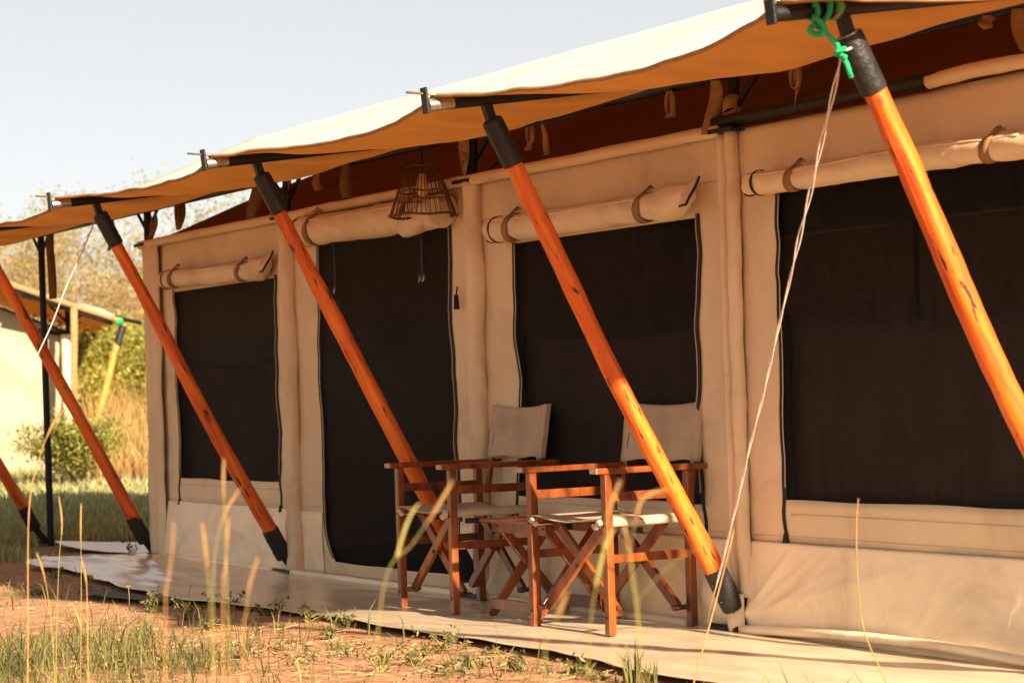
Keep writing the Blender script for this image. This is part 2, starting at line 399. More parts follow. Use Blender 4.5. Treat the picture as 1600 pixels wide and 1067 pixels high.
# ------------------------------------------------------------------ tent
tent = tag(empty('safari_tent', (0, 0, 0)), 'large beige canvas tent with rolled window flaps and dark netting, behind the two chairs', 'tent')
HW = 2.0
def wall_y(x, z):
    p = (x - LEFT) / BAY; ph = p - math.floor(p)
    y = 0.012 * N3(x * 1.3, z * 1.6, 3.1) + 0.006 * N3(x * 4.2, z * 3.1, 7.7)
    y += 0.007 * N3(x * 2 + z * 5, z * 2 - x * 6, 1.7) + 0.005 * N3(x * 1.1, z * 9, 5.2)
    for zc, a in ((0.72, .004), (1.05, .0035), (1.36, .004)):
        dz = (z - zc - 0.02 * N3(x * .9, zc)) / 0.02; y += a * math.exp(-dz * dz) * (0.5 + N3(x * 1.7, zc * 9))
    return y
def edge_wob(z, seed, amp=0.032):
    return amp * N3(z * 2.6, seed, 0.3) + amp * 0.45 * N3(z * 7.1, seed, 4.4)

def wall_bay(k, x0, x1, hl, hr, hb, ht, wob=True):
    """canvas panel from x0 to x1 with a netted opening hl..hr, hb..ht"""
    zb = 0.355 if hb > 0.36 else 0.03
    NX1, NXM, NX3 = 8, 26, 8
    NZ1, NZM, NZ3 = 6, 30, 8
    rnd = 0.10 if hb < 0.3 else 0.0
    def fn(i, j):
        if j <= NZ1: tz, z = j / NZ1, None; z = lerp(zb, hb, tz)
        elif j <= NZ1 + NZM: z = lerp(hb, ht, (j - NZ1) / NZM)
        else: z = lerp(ht, HW, (j - NZ1 - NZM) / NZ3)
        l = hl + edge_wob(z, k * 3.7 + 1); r = hr + edge_wob(z, k * 5.3 + 2)
        if rnd and z < hb + 0.2:
            q = max(0, 1 - (z - hb) / 0.2); l += rnd * q * q; r -= rnd * q * q
        if i <= NX1: x = lerp(x0, l, i / NX1)
        elif i <= NX1 + NXM: x = lerp(l, r, (i - NX1) / NXM)
        else: x = lerp(r, x1, (i - NX1 - NXM) / NX3)
        if NZ1 <= j <= NZ1 + NZM and NX1 <= i <= NX1 + NXM or j in (NZ1, NZ1 + NZM):
            pass
        if j == NZ1 and NX1 < i < NX1 + NXM: z += 0.012 * N3(x * 2.1, k, 0.9)
        return (x, wall_y(x, z), z)
    mb = MB()
    mb.grid(fn, NX1 + NXM + NX3, NZ1 + NZM + NZ3, skip=lambda i, j: NX1 <= i < NX1 + NXM and NZ1 <= j < NZ1 + NZM)
    o = mb.build('wall_panel', M['canvas'], tent, True, thick=0.006)
    # netting behind the opening, wrinkled
    sc = MB()
    def sf(i, j):
        x = lerp(hl - 0.06, hr + 0.06, i / 34); z = lerp(hb - 0.05, ht + 0.05, j / 34)
        return (x, wall_y(x, z) + 0.010 + 0.012 * (0.5 + N3(x * 3.4, z * 0.8, k + 5)) + 0.004 * N3(x * 9, z * 3, k), z)
    sc.grid(sf, 34, 34)
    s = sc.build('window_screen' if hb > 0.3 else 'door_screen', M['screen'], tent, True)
    if hb > 0.3:
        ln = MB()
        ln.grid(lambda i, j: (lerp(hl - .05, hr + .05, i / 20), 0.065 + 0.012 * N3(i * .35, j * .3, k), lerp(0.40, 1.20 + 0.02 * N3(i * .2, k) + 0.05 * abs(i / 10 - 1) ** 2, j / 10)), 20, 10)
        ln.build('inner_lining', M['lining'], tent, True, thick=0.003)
    # zips down both sides
    for side, seed in ((0, k * 3.7 + 1), (1, k * 5.3 + 2)):
        pts, pp = [], []
        z1 = hb - 0.13 if hb > 0.3 else hb + 0.02
        for q in range(46):
            z = lerp(ht + 0.015, z1, q / 45)
            bx = (hl if side == 0 else hr) + edge_wob(max(z, hb), seed)
            if rnd and z < hb + 0.2:
                g = max(0, 1 - (z - hb) / 0.2); bx += (1 if side == 0 else -1) * rnd * g * g
            if z < hb: bx += 0.012 * math.sin((hb - z) * 22) * (1 if side else -1)
            y = wall_y(bx, z) - 0.007
            pts.append((bx, y, z)); pp.append((bx + (0.014 if side == 0 else -0.014), y - 0.002, z))
        zp = MB(); zp.ribbon(pts, (1, 0, 0), 0.017)
        if hb > 0.3:
            zp.tube([pts[-1], (pts[-1][0] + 0.004, pts[-1][1] - 0.006, pts[-1][2] - 0.035)], [0.009, 0.013], 8)
        zo = zp.build('zip', M['zip'], s, thick=0.004)
        c = MB(); c.tube(pp[:40 if hb > 0.3 else 46], 0.0026, 6); c.build('zip_cord', M['piping'], s, True)
    return s

OPEN = [(-3 * BAY, -2 * BAY, -6.235, -4.645, 0.515, 1.67), (-2 * BAY, -BAY, -4.06, -2.475, 0.10, 1.84),
        (-BAY, 0, -1.85, -0.285, 0.505, 1.67), (0, BAY, 0.272, 1.86, 0.535, 1.72)]
for k, o in enumerate(OPEN):
    wall_bay(k, *o)
    for z, x0, x1 in ((1.80 if k != 1 else 1.93, o[0] + .05, o[1] - .05), (0.392, o[0] + .05, o[1] - .05 if k != 1 else o[2] - .05), (0.478, o[2] + .02, o[3] - .02)):
        if z > .45 and k == 1: continue
        mb = MB(); mb.ribbon([(x, wall_y(x, z) - 0.0045, z + .004 * N3(x, k)) for x in np.linspace(x0, x1, 30)], (0, 0, 1), 0.007)
        mb.build('seam', M['canvas'], tent, True, thick=0.003)

# lighter skirts below the windows
def skirt(k, x0, x1, cut=None):
    mb = MB()
    nu, nv = 150, 30
    rs = random.Random(60 + k); folds = []
    for q in range(9):                                   # creases pulled from the lower corners
        lf = rs.random() < 0.62
        folds.append((x0 + rs.uniform(0, .12) if lf else x1 - rs.uniform(0, .12), rs.uniform(-.05, .10), rs.uniform(0.10, 1.15) * (1 if lf else -1), rs.uniform(.008, .022), rs.uniform(.005, .013)))
    for q in range(7):                                   # short upright pleats off the bottom hem
        folds.append((rs.uniform(x0, x1), 0.0, rs.uniform(1.5, 6) * rs.choice((-1, 1)), rs.uniform(.010, .020), rs.uniform(.003, .007)))
    def fn(i, j):
        x = lerp(x0, x1, i / nu); t = j / nv; z = lerp(0.012, 0.370 + 0.003 * N3(x * 3, k), t)
        y = -0.012 - 0.040 * (1 - t) ** 1.5 * (0.75 + 0.5 * N3(x * 1.2, 2.2)) - 0.010 * math.sin(math.pi * t)
        env = math.sin(math.pi * min(1, 0.10 + t * 0.88))
        for fx, fz, sl_, wd_, am in folds:
            dd = abs((z - fz) - sl_ * (x - fx)) / math.sqrt(1 + sl_ * sl_)
            if dd < 0.09: y -= am * env * math.exp(-dd / wd_) * max(0.0, 1 - abs(x - fx) / 1.5)
        y += env * (0.010 * N3((x - x0) * 2.2 - z * 5.0, k * 3 + z * 1.2, 0.5) + 0.006 * N3(x * 9 + z * 6, z * 5, k))
        return (x, y, z)
    mb.grid(fn, nu, nv, skip=(lambda i, j: cut and cut[0] < lerp(x0, x1, (i + .5) / nu) < cut[1] and j >= 3) if cut else None)
    return mb.build('skirt', M['skirt'], tent, True, thick=0.004)
skirt(0, -6.43, -2 * BAY); skirt(2, -BAY, -0.02); skirt(3, 0.03, BAY)
def low_strip(x0, x1, k):
    mb = MB()
    mb.grid(lambda i, j: (lerp(x0 + (0.0 if x0 < -4.2 else edge_wob(0.1 + .26 * j / 8, k)), x1 + (edge_wob(.1 + .26 * j / 8, k) if x0 < -4.2 else 0), i / 10), wall_y(lerp(x0, x1, i / 10), j * .04) - 0.010 + 0.006 * N3(i * .5, j * .5, k), lerp(0.014, 0.365, j / 8)), 10, 8)
    mb.build('skirt', M['skirt'], tent, True, thick=0.004)
low_strip(-2 * BAY + 0.03, -4.085, 6.0); low_strip(-2.445, -BAY - 0.03, 12.0)

# rolled window and door flaps
def roll(k, x0, x1, z0, z1, r, flare, straps):
    mb = MB(); pts, rs = [], []
    n = 110
    for i in range(n + 1):
        t = i / n; x = lerp(x0, x1, t)
        q = r * (1 + 0.08 * N3(x * 2.2, k * 3.3) + 0.05 * N3(x * 7, k) + 0.05 * N3(x * 19, k * 2))
        for s_ in straps: q *= 1 - 0.12 * math.exp(-((x - s_) / 0.03) ** 2)
        if t > 0.86 and flare: q *= 1 + 0.25 * math.sin((t - 0.86) / 0.14 * math.pi * 0.9) * flare - 0.45 * sm(0.93, 1.0, t) * flare
        pts.append((x, -0.055 - r * 0.35 + 0.008 * N3(x * 1.5, k, 4), lerp(z0, z1, t) + 0.012 * N3(x * 1.1, k * 2.0, 1) + (flare * 0.03 * sm(0.9, 1, t))))
        rs.append(q)
    mb.tube(pts, rs, 28, True, wob=0.14)
    o = mb.build('rolled_flap', M['canvas'], tent, 'auto')
    hm = MB()
    hm.tube([Vector(p) + Vector((0, math.cos(2.45 + .25 * N3(p[0] * 1.3, k)) * q * 1.0, math.sin(2.45 + .25 * N3(p[0] * 1.3, k)) * q * 1.0)) for p, q in list(zip(pts, rs))[1:96:2]], 0.0042, 6)
    hm.build('hem', M['canvas'], o, True)
    # dark binding at the open end: a spiral edge
    e = MB(); a0 = pts[0]; sp = []
    for i in range(26):
        a = -2.2 + i / 25 * 7.2; q = rs[0] * (1.03 - i / 25 * 0.55)
        sp.append((a0[0] - 0.003, a0[1] + math.cos(a) * q, a0[2] + math.sin(a) * q))
    e.tube(sp, 0.0055, 6); e.build('binding', M['zip'], o, True)
    bn = MB(); bi = 4; bc = Vector(pts[bi]); bn.ribbon([bc + Vector((0, math.cos(a) * rs[bi] * 1.06, math.sin(a) * rs[bi] * 1.06)) for a in np.linspace(0, 6.2832, 30)], (1, 0, 0), 0.013); bn.build('binding', M['zip'], o, True, thick=0.003)
    if flare:
        f = MB(); a1 = pts[-1]
        def fn(i, j):
            u, v = i / 8, j / 8
            x = a1[0] - 0.13 + 0.17 * u; zz = a1[2] - 0.045 + 0.115 * v * (0.35 + 0.65 * u)
            return (x, a1[1] - 0.03 + 0.045 * u * v + 0.012 * math.sin(u * 5 + v * 3), zz)
        f.grid(fn, 8, 8); f.build('loose_corner', M['canvas'], o, True, thick=0.005)
        b = MB(); b.tube([fn(8, j) for j in range(9)], 0.006, 6); b.tube([fn(i, 0) for i in range(9)], 0.005, 6); b.build('binding', M['zip'], o, True)
    for s_ in straps:
        t = (s_ - x0) / (x1 - x0); i = min(n, int(t * n)); c = Vector(pts[i]); q = rs[i] * 1.15
        st = MB()
        ring = [c + Vector((0.012 * math.sin(a * 1.0), math.cos(a) * q, math.sin(a) * q)) for a in [math.pi * 2 * g / 24 for g in range(25)]]
        st.ribbon(ring, (1, 0, 0.06), 0.046)
        st.ribbon([c + Vector((0.002, -q * 0.3, q)), c + Vector((0.012, -0.005, q + 0.010)), c + Vector((0.018, 0.012, q + 0.028))], (1, 0, 0), 0.024)
        st.build('strap', M['strap_tan'], o, True, thick=0.003)
        bk = MB()
        bk.tube([c + Vector((0.0, -q * 0.75, q * 0.72)), c + Vector((0.035, -q * 0.5, q * 1.15)), c + Vector((0.055, -q * 0.2, q * 1.45)), c + Vector((0.03, -q * 0.1, q * 1.3))], 0.0035, 6)
        bk.tube([c + Vector((0.02, -q * 0.3, q * 1.15)), c + Vector((0.07, -q * 0.15, q * 1.28))], 0.005, 6)
        bk.build('toggle', M['brass'], o, True)
    return o
roll(0, -6.19, -4.60, 1.74, 1.715, 0.056, 1, (-5.99, -4.92))
roll(1, -4.105, -2.40, 1.885, 1.865, 0.080, 0, (-3.87, -2.68))
roll(2, -1.905, -0.235, 1.735, 1.725, 0.058, 1, (-1.68, -0.55))
roll(3, 0.20, 2.06, 1.765, 1.745, 0.047, 0, (0.51, 1.64))
# end folds of the door flap where it droops
df = MB()
df.tube([(-2.82, -0.115, 1.83), (-2.70, -0.125, 1.815), (-2.58, -0.125, 1.835), (-2.48, -0.12, 1.875), (-2.39, -0.10, 1.92)], [0.015, 0.055, 0.066, 0.055, 0.02], 18, wob=0.3)
df.build('door_flap_fold', M['canvas'], tent, True)
# webbing ties with steel hooks over the door net
for x, zt, zb in ((-3.80, 1.80, 1.575), (-2.76, 1.80, 1.58)):
    t = MB(); t.ribbon([(x, -0.02, zt), (x + 0.004, -0.022, lerp(zt, zb, .5)), (x, -0.02, zb)], (1, 0, 0), 0.022)
    to = t.build('door_tie', M['zip'], tent, thick=0.003)
    h = MB()
    for dx in ((0,) if x < -3 else (-0.02, 0.022)):
        h.tube([(x + dx - 0.009, -0.024, zb), (x + dx - 0.009, -0.028, zb - 0.028), (x + dx, -0.03, zb - 0.038), (x + dx + 0.009, -0.028, zb - 0.028), (x + dx + 0.009, -0.026, zb + 0.006)], 0.0035, 6)
    h.build('hook', M['bare'], to, True)
# door tab
t = MB(); t.tube([(-2.39, -0.02, 1.50), (-2.385, -0.03, 1.46)], 0.004, 6); t.tube([(-2.385, -0.03, 1.46), (-2.38, -0.032, 1.39)], [0.012, 0.016], 8, flat=0.5)
t.build('zip_pull', M['zip'], tent, True)

# canvas sleeves round the wall posts
for k, x in ((1, -2 * BAY), (2, -BAY), (3, 0.02)):
    mb = MB(); pts, rs = [], []
    for i in range(70):
        z = lerp(0.02 if k < 3 else 0.15, 1.985, i / 69)
        pts.append((x + (0.045 if k < 3 else 0) + 0.008 * N3(z * 2.1, k), -0.035 + 0.006 * N3(z * 3, k, 5), z))
        q = (0.046 if k < 3 else 0.028) * (1 + 0.10 * N3(z * 5, k * 7) + 0.11 * N3(z * 16, k * 3))
        if k < 3: q *= 1 + 0.18 * sm(0.25, 0.05, z)
        rs.append(q)
    mb.tube(pts, rs, 20, True, wob=0.22)
    mb.build('post_sleeve', M['canvas'], tent, True)
# flat flap beside the right-hand sleeve and its foot pad
mb = MB()
mb.grid(lambda i, j: (-0.075 + 0.06 * i / 6 + 0.006 * N3(j * .25, 3), -0.022 - 0.035 * math.sin(i / 6 * math.pi) + 0.006 * N3(j * .3, i * .4), lerp(0.13, 1.98, j / 60)), 6, 60)
mb.build('sleeve_flap', M['canvas'], tent, True, thick=0.004)
mb = MB()
mb.grid(lambda i, j: (-0.065 + 0.115 * i / 6 + 0.003 * N3(j * .5, 3), -0.065 - 0.03 * math.sin(i / 6 * math.pi), lerp(0.015, 0.165, j / 6)), 6, 6)
mb.build('foot_pad', M['canvas'], tent, True, thick=0.005)
# left corner: two folded canvas strips, then the end wall
mb = MB()
def cf(i, j):
    z = lerp(0.015, 1.985, j / 60); u = i / 16
    x = lerp(-6.685, -6.43, u) + 0.010 * N3(z * 2.2, 4.0) + 0.025 * sm(0.5, 0.0, z) * 0.3
    y = -0.03 - 0.03 * abs(math.sin(u * math.pi * 2)) + 0.012 * N3(z * 3.3, u * 2.0, 8) + 0.006 * N3(z * 9, u * 4)
    return (x, y, z)
mb.grid(cf, 16, 60); mb.build('corner_flap', M['canvas'], tent, True, thick=0.006)
mb = MB(); mb.grid(lambda i, j: (lambda p: (-4.452 - p[0], p[1] - 0.02, p[2]))(cf(i, j)), 16, 60); mb.build('corner_flap', M['canvas'], tent, True, thick=0.006)  # unseen mirrored flap added at the right end to block grazing sun
mb = MB()
mb.grid(lambda i, j: (-6.675 + 0.02 * N3(i * .2, j * .2), lerp(0.0, 4.4, i / 30), lerp(0, 2.0 + 0.86 * (1 - abs(i / 15 - 1)), j / 16)), 30, 16)
mb.build('end_wall', M['canvas'], tent, True, thick=0.006)
mb = MB()
mb.grid(lambda i, j: (BAY + 0.02 + 0.02 * N3(i * .2, j * .2), lerp(0.0, 4.4, i / 30), lerp(0, 2.0 + 0.86 * (1 - abs(i / 15 - 1)), j / 16)), 30, 16)
mb.build('end_wall', M['canvas'], tent, True, thick=0.006)
mb = MB()
mb.grid(lambda i, j: (lerp(LEFT, BAY, i / 40), 4.4 + 0.012 * N3(i * .3, j * .3), lerp(0, 2.0, j / 12)), 40, 12)
mb.build('rear_wall', M['canvas'], tent, True, thick=0.006)
mb = MB(); mb.box(((LEFT + RIGHT) / 2, 2.2, -0.004), (8.85, 4.36, 0.012)); mb.build('tent_floor', M['mat'], tent)

# inner roof under the fly
mb = MB()
def irf(i, j):
    x = lerp(LEFT - 0.01, RIGHT + 0.06, i / 70); v = j / 32 * 2
    y = -0.03 + 2.23 * v if v <= 1 else 2.2 + 2.25 * (v - 1)
    z = 2.0 + 0.40 * (2.2 - abs(y - 2.2)) + 0.02 * N3(x * .9, y * 1.1, 4) + 0.008 * N3(x * 3, y * 2, 6)
    return (x, y, max(z, 1.99))
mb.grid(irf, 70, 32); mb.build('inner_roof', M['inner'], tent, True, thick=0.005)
# eaves roll, and the bare pipe in the right-hand bay
mb = MB()
mb.tube([(x, -0.045 + 0.006 * N3(x * 3, 1), 1.995 + 0.006 * N3(x * 2, 2)) for x in np.linspace(-6.72, -0.04, 60)], 0.026, 12, wob=0.15)
mb.build('eaves_roll', M['canvas'], tent, True)
mb = MB()
mb.tube([(x, -0.045 + 0.006 * N3(x * 3, 1), 2.03 + 0.02 * N3(x * 2, 2)) for x in np.linspace(1.28, 2.26, 14)], 0.026, 12, wob=0.15)
mb.build('eaves_roll', M['canvas'], tent, True)
mb = MB(); mb.tube([(-0.08, -0.04, 2.03), (2.2, -0.04, 2.035)], 0.024, 12); mb.build('eaves_pipe', M['black'], tent, True)
# base roll on the ground with black pipe ends
for x0, x1 in ((-6.38, -4.62), (-4.36, -2.38), (-2.06, -0.34), (0.05, 2.2)):
    mb = MB(); mb.tube([(x, -0.075 + 0.014 * N3(x * 1.4, 5), 0.026 + 0.004 * N3(x * 2, 9) + (0.030 * math.sin(math.pi * min(1, (x - .05) / 2.0)) if x0 > 0 else 0)) for x in np.linspace(x0, x1, 40)], 0.019, 10, wob=0.12)
    mb.build('base_roll', M['skirt'], tent, True)
for x0, x1 in ((-6.62, -6.40), (-4.60, -4.38), (-2.36, -2.08), (-0.16, 0.03)):
    mb = MB(); mb.tube([(x0, -0.082, 0.024), (x1, -0.078, 0.024)], 0.017, 10); mb.build('base_pipe', M['black'], tent, 'auto')

# ------------------------------------------------------------------ flysheet on its steel frame
fly = tag(empty('flysheet', (0, 0, 0)), 'long pale canopy sheet on black steel frame, stretched over the big tent', 'canopy')
FL, FR = -10.1, 2.44
def edge_y(x):
    p = x / BAY; ph = p - math.floor(p); s_ = math.sin(math.pi * ph) ** 0.8
    return -1.345 + 0.21 * s_
def fly_pt(x, t):
    """t 0..1 awning edge to rail, 1..2 rail to ridge, 2..3 ridge to far rail, 3..4 far awning"""
    p = x / BAY; ph = p - math.floor(p); s_ = math.sin(math.pi * ph); mir = t > 2
    if mir: t = 4 - t
    if t <= 1:
        y = lerp(edge_y(x), 0.0, t)
        zf = 2.088 + (y + 1.345) * 0.122
        sag = s_ * ((0.070 if x > 0 else 0.052 if x > -BAY else 0.046) * (1 - t) + 0.055 * math.sin(math.pi * t) * 0.7)
        wr = 0.016 * N3(x * 2.4 + y * 1.5, y * 2.6, 3) + 0.011 * N3(x * 7 + y * 3, y * 3, 5) * math.sin(math.pi * min(1, t + .15))
        dx = min(ph, 1 - ph) * BAY                       # the cloth drops off each side of its purlin
        sag += 0.040 * math.sin(math.pi * t) ** 0.7 * (1 - math.exp(-(dx / 0.13) ** 2))
        z = zf - sag + wr * min(1, s_ * 3 + .1)
    else:
        u = t - 1; y = 2.2 * u
        z = lerp(2.253, 3.095, u) - 0.03 * s_ * math.sin(math.pi * u) + 0.008 * N3(x * 1.5, y, 7)
    if mir: y = 4.4 - y
    return (x, y, z)
mb = MB()
NXF, TS = 420, list(np.linspace(0, 1, 19)) + list(np.linspace(1, 2, 15))[1:] + list(np.linspace(2, 3, 11))[1:] + list(np.linspace(3, 4, 8))[1:]
mb.grid(lambda i, j: fly_pt(lerp(FL, FR, i / NXF), TS[j]), NXF, len(TS) - 1)
sheet = mb.build('roof_sheet', M['fly'], fly, True)
mb = MB(); mb.tube([Vector(fly_pt(x, 0)) + Vector((0, 0, 0.0)) for x in np.linspace(FL, FR, 240)], 0.008, 6)
mb.build('hem', M['strap_tan'], sheet, True)
for xe in (FL, FR):
    mb = MB(); mb.tube([Vector(fly_pt(xe, t)) for t in TS[:33]], 0.010, 6); mb.build('hem', M['strap_tan'], sheet, True)
# rails along the front, ridge and rear
mb = MB(); mb.tube([(FL - 0.02, -0.0, 2.222), (FR - 0.05, -0.0, 2.222)], 0.021, 10); mb.build('eave_rail', M['black'], fly, True)
mb = MB(); mb.tube([(FL - 0.02, 4.4, 2.222), (FR - 0.05, 4.4, 2.222)], 0.021, 10); mb.build('eave_rail', M['black'], fly, True)
mb = MB(); mb.tube([(FL - 0.02, 2.2, 3.06), (FR - 0.05, 2.2, 3.06)], 0.024, 10); mb.build('ridge_pole', M['black'], fly, True)
for i, x in enumerate(FRAMES):
    # purlin out to the tip, with its end plate and tie bolt
    mb = MB(); mb.tube([(x, -1.365, 2.052), (x, -0.02, 2.052 + 1.345 * 0.125)], 0.0235, 12)
    pu = mb.build('purlin', M['black'], fly, 'auto')
    mb = MB(); mb.tube([(x, -1.362, 2.0527), (x, -1.26, 2.0656)], 0.0242, 12); mb.build('worn_end', M['bare'] if i < 5 else M['black'], pu, 'auto')
    mb = MB(); mb.bar((x, -1.368, 2.022), (x, -1.378, 2.118), 0.045, 0.010, (0, 1, 0)); mb.build('end_plate', M['black'], pu, bevel=0.002)
    mb = MB(); mb.tube([(x, -1.45, 2.098), (x, -1.30, 2.092), (x + 0.02, -1.22, 2.10)], 0.0045, 6); mb.build('tie_bolt', M['brass'], pu, True)
    # upright in the wall line and its two braces
    z0 = 2.0 if x > -7 else -0.02
    if abs(x - LEFT) < 0.02: z0 = 0.0
    ux = x if x > -6 else x + (0 if x < -7 else -0.02)
    mb = MB(); mb.tube([(ux, 0.012 if x < -7 else -0.012, z0), (ux, -0.0, 2.225)], 0.025, 12); mb.build('upright', M['black'], fly, 'auto')
    for sgn in (-1, 1):
        if x > 2 and sgn > 0: continue
        mb = MB(); mb.tube([(ux, -0.0, 2.07), (ux + sgn * 0.19, -0.0, 2.215)], 0.011, 8); mb.build('brace', M['black'], fly, True)
    if -7 < x:
        mb = MB(); mb.box((x, -0.035, 1.992), (0.17, 0.085, 0.018)); mb.build('bracket', M['black'], fly, bevel=0.003)
    mb = MB(); mb.tube([(x, 4.4, 0.0), (x, 4.4, 2.225)], 0.025, 8); mb.build('upright', M['black'], fly, True)
    mb = MB(); mb.tube([(x, 0, 2.215), (x, 2.2, 3.045), (x, 4.4, 2.215)], 0.020, 8); mb.build('rafter', M['black'], fly, True)
# hanging webbing straps
def strap(x, z0, z1, wd=0.04, sway=0.0, y=-0.03, mat='strap', loop=False, turn=0.4):
    n = 12; pts = []
    for i in range(n + 1):
        t = i / n
        pts.append((x + sway * t * t + 0.006 * math.sin(t * 7 + x * 9), y - 0.01 * t + 0.010 * math.sin(t * 4 + x), lerp(z0, z1, t)))
    mb = MB(); a = turn
    vs, fs = [], []
    for i, p in enumerate(pts):
        aa = a + 0.8 * math.sin(i / n * 2.2 + x * 5); d = Vector((math.cos(aa), math.sin(aa), 0)) * wd / 2
        vs += [Vector(p) - d, Vector(p) + d]
    mb.add(vs, [(2 * i, 2 * i + 1, 2 * i + 3, 2 * i + 2) for i in range(n)])
    if loop:
        lp = [(x + 0.03 + 0.028 * math.sin(g / 12 * 6.28), y - 0.02, z0 - 0.055 - 0.05 * math.cos(g / 12 * 6.28)) for g in range(13)]
        mb.ribbon(lp, (0, 1, 0), 0.02)
    mb.build('strap', M[mat], fly, True, thick=0.003)
strap(-7.28, 2.21, 2.00, 0.045, -0.05); strap(-8.56, 2.21, 1.74, 0.06, 0.0, turn=0.9); strap(-6.05, 2.21, 2.04, 0.075, 0.03, loop=True, turn=0.1)
strap(-6.55, 2.21, 2.01, 0.04, 0.02); strap(-6.47, 2.21, 2.02, 0.035, -0.05); strap(-4.80, 2.21, 2.0, 0.09, -0.10, turn=0.1)
strap(-4.36, 2.21, 1.97, 0.06, 0.0, turn=0.2); strap(-3.96, 2.21, 2.10, 0.05, 0.03, mat='strap_tan'); strap(-3.58, 2.21, 2.03, 0.06, 0.0)
strap(-2.20, 2.22, 2.0, 0.055, -0.03, y=-0.05, mat='strap_tan', turn=0.1); strap(-1.60, 2.21, 2.08, 0.035, -0.02, mat='strap_tan', loop=True); strap(-1.48, 2.21, 2.04, 0.03, 0.03, mat='strap_tan')
strap(-0.42, 2.20, 2.09, 0.05, 0.02, mat='strap_tan', loop=True); strap(-0.06, 2.22, 1.985, 0.06, -0.03, y=-0.05, mat='strap_tan', turn=0.1)
strap(0.46, 2.20, 2.03, 0.05, 0.03, mat='strap_tan', loop=True, turn=0.1); strap(1.74, 2.21, 1.98, 0.06, 0.08, mat='strap_tan', turn=0.1); strap(1.58, 2.21, 2.16, 0.05, 0.02, mat='strap_tan')
# webbing wrapped round two uprights, buckles
mb = MB()
for g in range(2):
    mb.ribbon([(0.0 + 0.034 * math.cos(a), -0.012 + 0.036 * math.sin(a), 2.055 + g * 0.03 + 0.02 * math.sin(a + g * 2)) for a in np.linspace(0, 6.4, 20)], (0, 0.1, 1), 0.055)
mb.build('webbing_wrap', M['strap_tan'], fly, True, thick=0.003)
for x, z in ((-2.20, 2.10), (-3.90, 2.19)):
    mb = MB(); mb.tube([(x + 0.022 * math.cos(a), -0.062, z + 0.022 * math.sin(a)) for a in np.linspace(0, 6.28, 14)], 0.005, 6); mb.build('buckle', M['brass'], fly, True)
# short cords in the eaves
mb = MB(); mb.tube([(-2.1, 0.0, 2.02), (-1.55, 0.02, 2.23)], 0.006, 6); mb.tube([(-1.6, -0.3, 2.13), (-1.1, -0.12, 2.17), (-0.9, 0.0, 2.21)], 0.006, 6)
mb.build('tie_cord', M['zip'], fly, True)

# ------------------------------------------------------------------ leaning timber poles
POLE_LABELS = ['darkest timber pole at far left, its black foot in the grass by the thin upright',
               'reddish timber pole crossing the gap left of the tent, foot at the tent corner',
               'timber pole leaning across the leftmost window, foot on the base roll',
               'timber pole leaning across the dark door, foot hidden behind the left chair',
               'bright orange timber pole leaning in front of the right chair',
               'thickest timber pole at far right, with green rope and white cord at its head']
def pole(i, x, label):
    e = tag(empty('support_pole', (x, -0.03, 0.0)), label, 'pole', 'timber poles propping the canopy')
    rs = random.Random(40 + i)
    a, b = Vector((0, -0.02, 0.05)), Vector((0, -1.055, 1.985))
    d = (b - a).normalized(); L_ = (b - a).length
    side = Vector((1, 0, 0)); nrm = d.cross(side)
    A = [rs.uniform(-1, 1) for _ in range(8)]
    rad = 0.041 if i < 5 else 0.046
    pts, rr = [], []
    n = 54
    for k in range(n + 1):
        t = lerp(0.10, 0.945, k / n)
        off = side * (0.016 * A[0] * math.sin(t * 3.1) + 0.008 * A[1] * math.sin(t * 8 + A[2] * 3)) + nrm * (0.018 * A[3] * math.sin(t * 3.1) + 0.008 * A[4] * math.sin(t * 9 + A[5] * 3))
        pts.append(a + d * (t * L_) + off)
        q = rad * (1.06 - 0.26 * t) * (1 + 0.07 * N3(t * 4, i * 3.1) + 0.06 * N3(t * 13, i * 5.1) + 0.03 * N3(t * 31, i * 5.1))
        rr.append(q)
    mb = MB(); mb.tube(pts, rr, 18, True, wob=0.07)
    mb.build('shaft', M['pole'], e, True)
    mb = MB(); mb.tube([a + d * (L_ * 0.925), a + d * (L_ * 0.93), a + d * (L_ * 1.005), a + d * (L_ * 1.01)], [0.039, 0.0415, 0.0415, 0.039] if i < 5 else [0.040, 0.042, 0.042, 0.040], 20)
    c = mb.build('top_collar', M['rubber'], e, 'auto')
    mb = MB(); mb.tube([a + d * (L_ * 1.003), a + d * (L_ * 1.012)], 0.033, 16); mb.build('collar_rim', M['bare'] if i == 5 else M['black'], c, 'auto')
    mb = MB(); mb.tube([a + d * (L_ * 0.030), a + d * (L_ * 0.034), a + d * (L_ * 0.108), a + d * (L_ * 0.113)], [0.043, 0.047, 0.047, 0.044], 20)
    s = mb.build('foot_shoe', M['rubber'], e, 'auto')
    mb = MB()
    for q in (0.055, 0.09):
        mb.tube([a + d * (L_ * q) - nrm * 0.044 + side * .01, a + d * (L_ * q) - nrm * 0.053 + side * .01], 0.008, 8)
    mb.build('bolt', M['black'], s, 'auto')
    # swivel link up to the purlin
    top = a + d * (L_ * 1.005); pz = 2.052 + ((top.y - 0.03) + 1.365) * 0.125
    mb = MB(); mb.bar(top + Vector((0, 0, -0.01)), (0, top.y - 0.028, pz - 0.018), 0.034, 0.036, (0, 1, 0)); mb.build('head_link', M['black'], e, bevel=0.004)
    mb = MB(); mb.bar(a + d * 0.075, (0, 0.02, 0.012), 0.036, 0.042, (0, 1, 0)); mb.box((0, 0.012, 0.014), (0.07, 0.075, 0.022)); mb.build('foot_link', M['black'], e, bevel=0.004)
for i, x in enumerate(FRAMES):
    pole(i, x - (0.0 if i else 0.05), POLE_LABELS[i])

